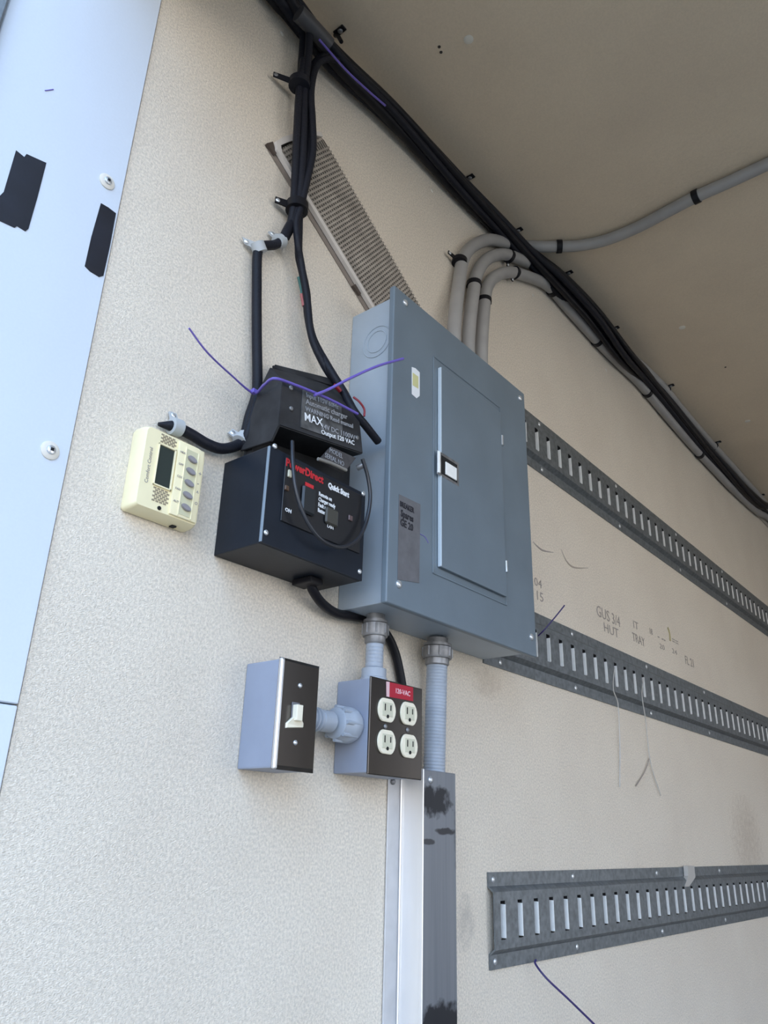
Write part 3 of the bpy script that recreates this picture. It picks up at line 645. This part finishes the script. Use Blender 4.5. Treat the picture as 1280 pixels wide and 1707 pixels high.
def tb(name, px0, px1, pz0, pz1, d, material, bev=0.0005, parent=None):
    mb = MB(); mb.box(px0, px1, -TD - d, -TD + 0.0008, pz0, pz1, bev, 1); return obj(name, mb, material, parent or t)
W_ = tx1 - tx0; H_ = tz1 - tz0
fx = lambda f: tx0 + f*W_
fz = lambda f: tz0 + f*H_
scr = tb('screen', fx(0.24), fx(0.475), fz(0.33), fz(0.80), 0.0006, M_lcd)
fr = MB()
for (x0, x1, z0, z1) in ((fx(0.225), fx(0.24), fz(0.31), fz(0.82)), (fx(0.475), fx(0.50), fz(0.31), fz(0.82)), (fx(0.225), fx(0.50), fz(0.31), fz(0.33)), (fx(0.225), fx(0.50), fz(0.80), fz(0.82))):
    fr.box(x0, x1, -TD-0.002, -TD+0.0008, z0, z1, 0.0004, 1)
obj('screen_frame', fr, M_cream, t)
for (z0, z1, rows) in ((0.835, 0.945, 5), (0.13, 0.30, 7)):
    vm_ = MB()
    for r in range(rows):
        for c in range(4):
            xx = 0.245 + c*0.058 + (0.03 if r % 2 else 0); zz = z0 + (z1-z0)*(r+0.5)/rows
            vm_.box(fx(xx), fx(xx+0.042), -TD-0.0004, -TD+0.0004, fz(zz)-0.0009, fz(zz)+0.0009)
    obj('vent_slots', vm_, M_creamd, t)
b = MB(); b.box(fx(0.515), fx(0.93), -TD-0.0030, -TD+0.0008, fz(0.05), fz(0.94), 0.0012); dr = obj('cover_door', b, M_cream, t, True)
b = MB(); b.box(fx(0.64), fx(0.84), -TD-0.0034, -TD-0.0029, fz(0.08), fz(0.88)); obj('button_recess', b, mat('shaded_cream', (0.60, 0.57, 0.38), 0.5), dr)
b = MB(); b.box(fx(0.825), fx(0.845), -TD-0.0044, -TD-0.0029, fz(0.06), fz(0.88), 0.0003, 1); b.box(fx(0.625), fx(0.64), -TD-0.0040, -TD-0.0029, fz(0.06), fz(0.90), 0.0003, 1); obj('door_rib', b, M_cream, dr)
for i in range(5):
    zc = fz(0.77 - i*0.148); xc = fx(0.735)
    mb = MB(); nn = 16
    lp = [(xc + 0.0062*math.cos(2*math.pi*j/nn) , 0, zc + 0.0034*math.sin(2*math.pi*j/nn) - 0.0012*math.cos(2*math.pi*j/nn)) for j in range(nn)]
    mb.plate(lp, -TD-0.0032, -TD-0.0062, 0.0006); obj('button', mb, M_btn, t, True)
for i, s_ in enumerate(('HEAT', 'OFF', 'COOL', 'FAN', 'AUTO')):
    text('lettering', s_, (fx(0.54), -TD-0.0033, fz(0.80 - i*0.150)), 0.0036, M_btn, dr)
for i, s_ in enumerate(('+', '-', '^', 'o')):
    text('lettering', s_, (fx(0.87), -TD-0.0033, fz(0.62 - i*0.12)), 0.0075, M_btn, dr)
text('lettering', 'Comfort Control', (fx(0.15), -TD-0.0003, fz(0.30)), 0.0058, M_btn, t, right=(0, 0, 1), upv=(-1, 0, 0))
b = MB(); b.cyl((fx(0.37), -TD-0.001, fz(0.075)), (fx(0.37), -TD+0.001, fz(0.075)), 0.0022, n=14); obj('sensor_hole', b, M_dark, t)
b = MB(); b.box(fx(0.70), fx(0.77), -0.012, -0.006, tz0-0.0012, tz0+0.002); obj('release_tab', b, M_dark, t)

# ------------------------------------------------------------------ perforated grille on the wall
gp = [(0.5331, 0.0000, 0.9387), (0.5373, 0.0000, 0.9544), (0.5728, 0.0000, 1.0341), (0.5889, 0.0000, 1.0441), (0.8890, 0.0000, 0.8868), (0.9434, 0.0000, 0.8523), (0.8107, 0.0000, 0.7512), (0.5415, 0.0000, 0.9176)]
gr = thing('vent_grille', (0.6831, 0.0000, 0.9065), 'dusty tan perforated vent grille behind the black cables, running down behind the panel', 'vent grille')
G0 = Vector((0.5404, 0.0000, 0.9273)); G1 = Vector((0.7698, 0.0000, 0.7797))       # lower long edge
Gt0 = Vector((0.5792, 0.0000, 1.0350)); Gt1 = Vector((0.8890, 0.0000, 0.8868))     # upper long edge
u = (G1 - G0).normalized(); v = Vector((-u.z, 0, u.x)); v = v if v.z > 0 else -v
def gpt(a, c, y): p = G0 + u*a + v*c; return (p.x, y, p.z)
Wg = 0.138; Lg = 0.47
outl = [(0.006, -0.004), (-0.004, 0.006), (-0.004, 0.030), (0.004, 0.10), (0.018, Wg - 0.004), (0.030, Wg + 0.002), (Lg, Wg + 0.002), (Lg, -0.004)]
b = MB(); b.hexa([gpt(a, c, -0.0005) for a, c in outl], [gpt(a, c, -0.0040) for a, c in outl]); obj('backing_plate', b, M_grilleback, gr)
rim_i = [(0.012, 0.004), (0.004, 0.011), (0.005, 0.030), (0.012, 0.10), (0.024, Wg - 0.007)]
b = MB()
def seg(a0, a1, i0, i1, yf=-0.0105):
    b.hexa([gpt(*a0, -0.001), gpt(*a1, -0.001), gpt(*i1, -0.001), gpt(*i0, -0.001)], [gpt(*a0, yf), gpt(*a1, yf), gpt(*i1, yf), gpt(*i0, yf)])
seg((Lg, -0.004), (0.006, -0.004), (Lg, 0.004), (0.012, 0.004))
for i in range(4): seg(outl[i], outl[i+1], rim_i[i], rim_i[i+1])
obj('rim', b, M_grillerim, gr)['label'] = 'pale raised rim of the grille'
b = MB(); n = 0
a = 0.012
while a < Lg:
    c0 = 0.006 if a > 0.014 else 0.012; c1 = Wg
    if a < 0.030: c1 = 0.10 + (a-0.012)/0.018*(Wg-0.10)
    p0 = Vector(gpt(a, c0, -0.0075)); p1 = Vector(gpt(a + (0.010 if a > 0.03 else 0), c1, -0.0075))
    d = (p1 - p0).normalized(); nrm = Vector((-d.z, 0, d.x))*0.0017
    b.hexa([p0-nrm, p0+nrm, p1+nrm, p1-nrm], [Vector(q_) + Vector((0, 0.0045, 0)) for q_ in (p0-nrm, p0+nrm, p1+nrm, p1-nrm)])
    a += 0.0068; n += 1
a = 0.012
c = 0.012
while c < Wg - 0.002:
    p0 = Vector(gpt(0.008 if c < 0.09 else 0.02, c, -0.0068)); p1 = Vector(gpt(Lg, c, -0.0068)); nrm = v*0.0011
    b.hexa([p0-nrm, p0+nrm, p1+nrm, p1-nrm], [Vector(q_) + Vector((0, 0.0025, 0)) for q_ in (p0-nrm, p0+nrm, p1+nrm, p1-nrm)])
    c += 0.0066
obj('perforated_face', b, M_grille, gr)
for a_ in (0.0, 0.235):
    b = MB(); b.hexa([gpt(a_-0.008, -0.012, -0.001), gpt(a_+0.010, -0.010, -0.001), gpt(a_+0.010, -0.004, -0.001), gpt(a_-0.006, 0.004, -0.001)],
                     [gpt(a_-0.008, -0.012, -0.006), gpt(a_+0.010, -0.010, -0.006), gpt(a_+0.010, -0.004, -0.006), gpt(a_-0.006, 0.004, -0.006)]); obj('mounting_clip', b, mat('clip_brown', (0.07, 0.05, 0.04), 0.6), gr)
b = MB(); b.hexa([gpt(0, -0.012, -0.0006), gpt(Lg, -0.010, -0.0006), gpt(Lg, -0.004, -0.0006), gpt(0.004, -0.004, -0.0006)],
                 [gpt(0, -0.012, -0.0016), gpt(Lg, -0.010, -0.0016), gpt(Lg, -0.004, -0.0030), gpt(0.004, -0.004, -0.0030)]); obj('gasket', b, mat('old_gasket', (0.22, 0.18, 0.15), 0.8), gr)

# ------------------------------------------------------------------ grey conduits above the panel
CG = 'grey conduits rising from the top of the panel'
R1 = 0.0128
def conduit(pts, label, group=CG, r=R1):
    mb = MB(); mb.tube(pts, r, 20, 10); return tag(obj('grey_conduit', mb, M_cond, None, True), label, 'conduit', group)
conduit([(0.9608, -0.036, 0.7405), (0.9640, -0.0340, 0.8390), (1.0054, -0.0180, 0.9769), (1.0258, -0.0150, 1.0466), (1.0572, -0.0150, 1.0983), (1.1186, -0.0150, 1.1604), (1.1890, -0.0150, 1.2039), (1.2690, -0.0131, 1.2530), (1.2998, -0.0453, 1.2540), (1.3262, -0.0799, 1.2540), (1.3523, -0.1206, 1.2540), (1.3705, -0.1731, 1.2540), (1.3752, -0.2411, 1.2540), (1.3694, -0.3101, 1.2540), (1.3639, -0.3757, 1.2540), (1.3645, -0.4481, 1.2540), (1.3636, -0.5393, 1.2540), (1.36, -1.10, 1.254), (1.33, -2.40, 1.254)],
        'grey conduit that bends from the panel top and runs out across the ceiling')
conduit([(1.0051, -0.036, 0.7405), (1.0107, -0.0340, 0.8502), (1.0581, -0.0180, 0.9965), (1.0800, -0.0150, 1.0534), (1.1162, -0.0150, 1.1083), (1.1765, -0.0150, 1.1624), (1.2380, -0.0160, 1.1942), (1.3391, -0.0150, 1.2358), (1.4475, -0.0140, 1.2540), (1.6085, -0.0243, 1.2530), (1.8171, -0.0325, 1.2530), (2.0283, -0.0443, 1.2540), (2.2361, -0.0411, 1.2540), (2.4641, -0.0403, 1.2540), (2.7024, -0.0420, 1.2540), (2.9594, -0.0435, 1.2540), (3.2524, -0.0452, 1.2540), (4.95, -0.060, 1.254)],
        'grey conduit rising between two others, then running hidden in the cable bundle')
conduit([(1.0473, -0.036, 0.7405), (1.0533, -0.0340, 0.8476), (1.0973, -0.0180, 0.9920), (1.1155, -0.0150, 1.0405), (1.1479, -0.0150, 1.0844), (1.2098, -0.0150, 1.1363), (1.3062, -0.0150, 1.1848), (1.3955, -0.0150, 1.2166), (1.4875, -0.0150, 1.2137), (1.6564, -0.0150, 1.2098), (1.7890, -0.0150, 1.2137), (1.9446, -0.0150, 1.2230), (2.1213, -0.0150, 1.2119), (2.3246, -0.0150, 1.2022), (2.5505, -0.0150, 1.1993), (2.7956, -0.0150, 1.2014), (3.1083, -0.0150, 1.2202), (3.4649, -0.0150, 1.2553), (4.95, -0.015, 1.20)],
        'grey conduit nearest the tracks, bending from the panel to follow the wall top')

def strap(c, d, r, label, w=0.010, material=M_blackrub, tabv=None, group=None, screwm=M_screw, th=0.0022):
    """band round a tube at c with axis d, with an optional screwed tab"""
    c = Vector(c); d = Vector(d).normalized()
    T = thing('cable_clamp', c, label, 'clamp', group)
    mb = MB(); mb.revolve(c - d*w/2, d, [(0, r), (0.0004, r+th), (w-0.0004, r+th), (w, r)], 20); obj('band', mb, material, T, True)
    if tabv is not None:
        tv = Vector(tabv); L_ = tv.length; tn = tv.normalized()
        p0 = c + tn*(r*0.6); p1 = c + tv
        s_ = d*w*0.45; nn = tn.cross(d).normalized()*0.0012
        mb = MB(); mb.hexa([p0-s_-nn, p0+s_-nn, p1+s_*0.8-nn, p1-s_*0.8-nn], [p0-s_+nn, p0+s_+nn, p1+s_*0.8+nn, p1-s_*0.8+nn]); obj('tab', mb, material, T)
        n2 = nn.normalized(); n2 = n2 if n2.y < 0 or n2.z < -0.5 else -n2
        screw_head(T, p1 - tn*0.004, n2, 0.0036, screwm)
    return T
GC = 'black clamps on the grey conduits'
def dirv(a, b_): return Vector(b_) - Vector(a)
strap((1.0129, -0.0150, 1.0320), (0.15, 0, 1), R1, 'black clamp with a pointed tab on the conduit bend nearest the grille', tabv=(-0.030, 0.006, 0.006), group=GC)
strap((1.0600, -0.0170, 1.0068), (0.05, 0, 1), R1, 'black clamp on the middle of the three rising conduits', group=GC)
strap((1.0949, -0.0180, 0.9876), (0.05, 0, 1), R1, 'black clamp on the rising conduit closest to the tracks', group=GC)
strap((1.2076, -0.0150, 1.1789), (1, 0, 0.1), R1, 'black clamp around the middle conduit just before the bundle', group=GC, tabv=(0, 0.004, -0.026))
strap((1.2284, -0.0150, 1.1470), (1, 0, 0), R1, 'black clamp on the lowest conduit just past its bend', group=GC, tabv=(-0.004, 0.004, -0.022))
strap((1.3262, -0.0799, 1.2540), dirv((1.3205, -0.0723, 1.2540), (1.3319, -0.0890, 1.2540)), R1, 'black clamp on the ceiling conduit next to the cable bundle', w=0.013, group=GC)
strap((1.3639, -0.3757, 1.2540), dirv((1.3647, -0.3630, 1.2540), (1.3632, -0.3883, 1.2540)), R1, 'black clamp on the ceiling conduit further out over the ceiling', w=0.013, group=GC)
for i, (p, q2) in enumerate((((1.4136, -0.0150, 1.2176), (1.4410, -0.0150, 1.2171)), ((1.6564, -0.0150, 1.2098), (1.6894, -0.0150, 1.2113)), ((1.9973, -0.0150, 1.2207), (2.0330, -0.0150, 1.2177)), ((2.4360, -0.0150, 1.1983), (2.4888, -0.0150, 1.1974)))):
    strap(p, dirv(p, q2), R1, ('black clamp on the wall-side conduit where it meets the black cables', 'black clamp on the wall-side conduit above the start of the upper track', 'black clamp on the wall-side conduit mid-way along the bundle', 'black clamp on the wall-side conduit, farthest of them along the bundle')[i], w=0.014, group=GC)

# ------------------------------------------------------------------ black cables along the corner
BG = 'black cables bundled along the ceiling corner'
CL = 'black cable in the bundle running along the corner of wall and ceiling'
mid = [(0.31, -0.026, 1.225), (0.4891, -0.0260, 1.1983), (0.5307, -0.0260, 1.1954), (0.5904, -0.0260, 1.1846), (0.6564, -0.0260, 1.1798), (0.7598, -0.0260, 1.1937), (0.8670, -0.0260, 1.1995), (1.0083, -0.0260, 1.2011), (1.1464, -0.0260, 1.2100), (1.2759, -0.0260, 1.2183), (1.4014, -0.0360, 1.2243), (1.5663, -0.0420, 1.2254), (1.7555, -0.0400, 1.2164), (1.9861, -0.0320, 1.2374), (2.3762, -0.0320, 1.2190), (2.5999, -0.0320, 1.2186), (2.8535, -0.0320, 1.2182), (3.0451, -0.0340, 1.2319), (3.4081, -0.0400, 1.3245), (4.95, -0.040, 1.215)]
for kx in range(7):
    ang = 2*math.pi*kx/6; rr = 0.0130 if kx < 6 else 0.0
    pts = []
    for i, p in enumerate(mid):
        a_ = ang + i*0.35; f = 1.0 if i not in (10, 11, 12) else 1.45
        if kx % 2 == 0 and i in (11,): f = 1.9
        pts.append((p[0], max(-0.060, min(-0.009, p[1] + f*rr*math.cos(a_))), min(CZ - 0.009, p[2] + (0.006 if 3 < i < 10 else 0) + f*rr*math.sin(a_))))
    mb = MB(); mb.tube(pts, 0.0078 if kx != 3 else 0.0092, 10, 7)
    tag(obj('black_cable', mb, M_blackrub if kx % 2 else M_loom, None, True), CL, 'cable', BG)
mb = MB(); mb.tube([(0.5691, -0.0520, 1.1454), (0.6319, -0.0500, 1.1458), (0.6873, -0.0500, 1.1524), (0.7372, -0.0480, 1.1650)], 0.0018, 8)
tag(obj('purple_cable_tie', mb, M_purple, None, True), 'dark purple tie lying along the upper end of the corner bundle', 'cable tie')
mb = MB(); mb.box(0.5, 5.1, -0.0045, -0.0005, 1.222, 1.240, 0.001, 1)
tag(obj('corner_moulding', mb, mat('moulding', (0.42, 0.38, 0.32), 0.6)), 'thin tan moulding along the wall just under the cable bundle', 'moulding')
mb = MB(); mb.tube([(0.5287, -0.0440, 1.1674), (0.5573, -0.0460, 1.1663), (0.5946, -0.0460, 1.1655)], 0.013, 14)
tag(obj('tape_wrap', mb, mat('grey_tape', (0.055, 0.055, 0.06), 0.5), None, True), 'dull grey tape wrap round the bundle where cables turn down', 'tape')
TG = 'metal clamp tabs screwed to the ceiling along the bundle'
for i, (p, dd) in enumerate((((0.6390, -0.0254, 1.2640), 'nearest the tape wrap'), ((1.0424, -0.0234, 1.2640), 'above the grille end'), ((1.2364, -0.0261, 1.2640), 'just before the ceiling conduit'), ((1.4347, -0.0500, 1.2640), 'just past the ceiling conduit'), ((1.7095, -0.0476, 1.2640), 'below the ceiling rivets'), ((2.0763, -0.0597, 1.2640), 'mid-way down the bundle'), ((2.5211, -0.0569, 1.2640), 'well down the bundle'), ((3.0624, -0.0517, 1.2640), 'at the far end of the bundle'))):
    T = thing('clamp_tab', p, 'small black clamp tab beside the ceiling bundle, ' + dd, 'clamp', TG)
    b = MB(); b.box(p[0]-0.006, p[0]+0.006, p[1]-0.010, p[1]+0.012, CZ-0.0035, CZ-0.0005, 0.001, 1); obj('tab', b, M_blackrub, T)
    b = MB(); b.tube([(p[0], p[1]+0.012, CZ-0.004), (p[0], p[1]+0.004, CZ-0.014), (p[0], -0.030, CZ-0.034)], 0.0035, 8); obj('loop', b, M_blackrub, T, True)
    screw_head(T, (p[0], p[1], CZ-0.0035), (0, 0, -1), 0.0045, M_fit)

# ------------------------------------------------------------------ cables hanging down the wall
VG = 'black cables dropping down the wall in front of the grille'
def cable(pts, r, label, group=VG, material=M_loom, rings=12):
    mb = MB(); mb.tube(pts, r, rings, 8); return tag(obj('black_cable', mb, material, None, True), label, 'cable', group)
cable([(0.5472, -0.0300, 1.1897), (0.5608, -0.0240, 1.1682), (0.5664, -0.0200, 1.1095), (0.5725, -0.0180, 1.0259), (0.5755, -0.0180, 0.9421), (0.5807, -0.0180, 0.8643), (0.5803, -0.0180, 0.8189), (0.5696, -0.0180, 0.7836), (0.5642, -0.0160, 0.7648), (0.5556, -0.0120, 0.7524), (0.5331, -0.0120, 0.7335), (0.5277, -0.0120, 0.7154), (0.5327, -0.0120, 0.6641), (0.5413, -0.0120, 0.5931), (0.5478, -0.0140, 0.5323), (0.5472, -0.0160, 0.5049), (0.5403, -0.0160, 0.4717), (0.5378, -0.0140, 0.4438), (0.5300, -0.0120, 0.4296), (0.5078, -0.0120, 0.4155), (0.4866, -0.0110, 0.4132), (0.4637, -0.0100, 0.4161), (0.4428, -0.0090, 0.4164), (0.4231, -0.0060, 0.4124)], lambda t: 0.0066 if t < 0.965 else 0.0066 - 0.0045*(t-0.965)/0.035,
      'black cable dropping to a jog below the grille, then down to the thermostat')
cable([(0.6246, -0.0340, 1.1889), (0.5959, -0.0300, 1.1524), (0.5805, -0.0260, 1.1084), (0.5755, -0.0300, 1.0453), (0.5828, -0.0320, 1.0002), (0.5867, -0.0320, 0.9425), (0.5830, -0.0300, 0.8817), (0.5866, -0.0220, 0.8381), (0.5907, -0.0200, 0.7924), (0.5941, -0.0200, 0.7570), (0.6040, -0.0180, 0.7381), (0.6168, -0.0180, 0.7045), (0.6223, -0.0180, 0.6718), (0.6322, -0.0220, 0.6355), (0.6445, -0.0400, 0.5927), (0.6583, -0.0600, 0.5504), (0.6652, -0.0750, 0.5180), (0.6896, -0.0780, 0.5027), (0.7175, -0.0740, 0.4951)], 0.0056,
      'black cable dropping past the grille and slanting into the side of the panel')
cable([(0.6509, -0.0300, 1.1953), (0.6039, -0.0400, 1.1484), (0.5814, -0.0380, 1.1105), (0.5746, -0.0380, 1.0513), (0.5804, -0.0400, 0.9923), (0.5866, -0.0400, 0.9370), (0.5835, -0.0360, 0.8783), (0.5807, -0.0300, 0.8289), (0.5790, -0.0260, 0.8002), (0.5862, -0.0260, 0.7643), (0.5983, -0.0220, 0.7428), (0.6133, -0.0240, 0.6891), (0.6227, -0.0280, 0.6325), (0.6402, -0.0360, 0.5949), (0.6602, -0.0440, 0.5686)], 0.0052,
      'black cable dropping past the grille and ending behind the hooded charger')
cable([(0.5584, -0.0400, 1.1630), (0.5637, -0.0360, 1.1205), (0.5666, -0.0320, 1.0481), (0.5718, -0.0320, 0.9656), (0.5774, -0.0300, 0.8887), (0.5797, -0.0260, 0.8305), (0.5776, -0.0200, 0.8025), (0.5737, -0.0120, 0.7780)], 0.0062,
      'black cable dropping in the middle of the cluster to the metal clamps')
cable([(0.5603, -0.0300, 1.1085), (0.5594, -0.0280, 1.0440), (0.5625, -0.0280, 0.9600), (0.5701, -0.0240, 0.8864), (0.5742, -0.0220, 0.8286), (0.5749, -0.0180, 0.8016), (0.5706, -0.0120, 0.7737)], 0.0058,
      'black cable at the outer side of the drop, next to the bare wall')
cable([(0.5442, -0.0220, 0.5099), (0.5389, -0.0240, 0.4726), (0.5348, -0.0220, 0.4423), (0.5380, -0.0140, 0.4275)], 0.0052, 'short black cable running down the side of the hooded charger', None)
cable([(0.6506, -0.0280, 0.2879), (0.6599, -0.0260, 0.2775), (0.6833, -0.0200, 0.2680), (0.7160, -0.0140, 0.2639), (0.7556, -0.0100, 0.2686), (0.7966, -0.0090, 0.2720), (0.8273, -0.0090, 0.2591), (0.8484, -0.0090, 0.2344), (0.8632, -0.0090, 0.1967), (0.8664, -0.0090, 0.1807)], 0.0062,
      'black cable looping from under the controller to behind the socket box', None, M_blackrub)
mb = MB(); mb.tube([(0.5534, -0.0820, 0.4227), (0.5495, -0.0900, 0.3923), (0.5524, -0.0940, 0.3621), (0.5634, -0.0960, 0.3360), (0.5816, -0.0980, 0.3160), (0.6051, -0.0980, 0.3080), (0.6358, -0.0960, 0.3133), (0.6630, -0.0940, 0.3327), (0.6795, -0.0920, 0.3622), (0.6848, -0.0920, 0.3951), (0.6786, -0.0920, 0.4221), (0.6668, -0.0920, 0.4429)], 0.0024, 10)
tag(obj('thin_cord', mb, mat('cord_sheath', (0.022, 0.024, 0.03), 0.35), None, True), 'thin black cord looping in front of the black controller face', 'cord')
# coloured leads showing between the sleeves
mb = MB(); mb.tube([(0.6031, -0.0140, 0.7269), (0.6091, -0.0140, 0.7140), (0.6116, -0.0150, 0.7026)], 0.0028, 8); tag(obj('green_wire', mb, mat('green_lead', (0.05, 0.16, 0.14), 0.5), None, True), 'short dull green wire showing beside the dropping black cable', 'wire')
mb = MB(); mb.tube([(0.6114, -0.0140, 0.7029), (0.6146, -0.0140, 0.6946), (0.6169, -0.0150, 0.6852)], 0.0030, 8); tag(obj('pink_wire', mb, mat('pink_lead', (0.50, 0.16, 0.16), 0.5), None, True), 'short pink wire end just below the green one', 'wire')
mb = MB(); mb.tube([(0.6595, -0.0780, 0.5353), (0.6651, -0.0840, 0.5285), (0.6730, -0.0860, 0.5206), (0.6736, -0.0860, 0.5100)], 0.0015, 8); tag(obj('red_wire', mb, mat('red_lead', (0.22, 0.01, 0.02), 0.45), None, True), 'red wire curling at the top corner of the hooded charger', 'wire')
mb = MB(); mb.tube([(0.6392, -0.0600, 0.5503), (0.6443, -0.0620, 0.5483), (0.6504, -0.0620, 0.5458)], 0.0030, 8); tag(obj('red_wire', mb, MATS['red_lead'], None, True), 'stub of red wire under the purple tie at the charger crest', 'wire')

M_clamp = mat('pale_nylon_clamp', (0.45, 0.47, 0.48), 0.5)
strap((0.5565, -0.0300, 1.0525), (0, 0, 1), 0.0140, 'dark clamp on the dropping cables above the grille, tab to the side', w=0.012, material=M_loom, tabv=(-0.034, 0.022, 0.004), screwm=M_fit)
strap((0.5810, -0.0220, 0.8327), (0, 0, 1), 0.0135, 'dark clamp gathering the dropping cables over the grille edge', w=0.014, material=M_blackrub, tabv=(-0.030, 0.014, 0), screwm=M_screw, th=0.0028)
strap((0.5626, -0.0130, 0.7632), (0.7, 0, 0.5), 0.0070, 'pale nylon clamp at the upper end of the cable jog', w=0.012, material=M_clamp, tabv=(-0.012, 0.008, 0.012), th=0.003)
strap((0.5275, -0.0130, 0.7270), (0.6, 0, -0.8), 0.0070, 'pale nylon clamp where the jogging cable turns down', w=0.014, material=M_clamp, tabv=(-0.020, 0.008, 0.002), th=0.003)
strap((0.5355, -0.0130, 0.4390), (0.6, 0, 0.8), 0.0070, 'pale nylon clamp where the thermostat cable leaves the controller', w=0.014, material=M_clamp, tabv=(-0.014, 0.008, 0.008), th=0.003)
strap((0.4435, -0.0090, 0.4167), (0.9, 0, 0.1), 0.0070, 'pale grey clamp on the cable right at the top of the thermostat', w=0.013, material=M_clamp, tabv=(-0.003, 0.006, 0.019), th=0.003)

# ------------------------------------------------------------------ cable ties
def tie(pts, r, label, material=M_purple):
    mb = MB(); mb.tube(pts, r, 8, 8); return tag(obj('cable_tie', mb, material, None, True), label, 'cable tie')
tie([(0.4018, -0.0700, 0.4993), (0.4342, -0.0620, 0.4896), (0.4838, -0.0440, 0.4924), (0.5274, -0.0340, 0.4930), (0.5212, -0.0600, 0.4913), (0.5171, -0.0820, 0.4901), (0.5452, -0.0860, 0.4945), (0.5841, -0.0880, 0.4995), (0.6146, -0.0900, 0.5015), (0.6538, -0.0920, 0.5025)], lambda t: 0.0011 + 0.0007*min(1, max(0, (t-0.25)*8)),
    'purple cable tie strapped across the charger, its tail reaching over the bare wall')
tie([(0.5743, -0.0920, 0.4916), (0.5963, -0.0960, 0.5103), (0.6206, -0.1080, 0.5338), (0.6629, -0.1160, 0.5707), (0.7109, -0.1200, 0.6060)], 0.0018,
    'purple cable tie tail sticking out in front of the breaker panel')
b = MB(); q = (0.5272, -0.0340, 0.4946); b.box(q[0]-0.003, q[0]+0.003, q[1]-0.004, q[1]+0.002, q[2]-0.003, q[2]+0.003, 0.0005, 1)
tag(obj('tie_head', b, M_purple), 'little purple tie head beside the thick vertical cable', 'cable tie')
tie([(1.2460, -0.0200, 0.3415), (1.2434, -0.0340, 0.3501), (1.2567, -0.0500, 0.3740), (1.2696, -0.0640, 0.3972)], 0.0013, 'dark purple tie tail standing up at the bottom corner of the panel', mat('dark_purple_nylon', (0.03, 0.018, 0.11), 0.4))
tie([(1.2057, -0.0100, -0.1680), (1.2015, -0.0120, -0.1738), (1.2019, -0.0300, -0.1908), (1.2322, -0.0500, -0.2195), (1.2753, -0.0700, -0.2559)], 0.0016, 'dark purple tie hanging out under the lowest track', MATS['dark_purple_nylon'])
TT = [[(1.5932, -0.0120, 0.3459), (1.5726, -0.0140, 0.2970), (1.5996, -0.0100, 0.2678), (1.6033, -0.0050, 0.1894), (1.5873, -0.0040, 0.1040)],
      [(1.7499, -0.0120, 0.3484), (1.7268, -0.0140, 0.3045), (1.7469, -0.0090, 0.2550), (1.7609, -0.0050, 0.1668), (1.8035, -0.0040, 0.0994)],
      [(1.7628, -0.0040, 0.1771), (1.7301, -0.0030, 0.1457), (1.6730, -0.0030, 0.1115)]]
for p_, l_ in zip(TT, ('pale thin thread hanging straight from the middle track', 'pale thin thread hanging from the middle track and drifting outward', 'short dark thread branching off the drifting pale one')):
    mb = MB(); mb.tube(p_, 0.0011, 6); tag(obj('thread', mb, M_clear if 'pale thin' in l_ else M_pencil, None, True), l_, 'thread')
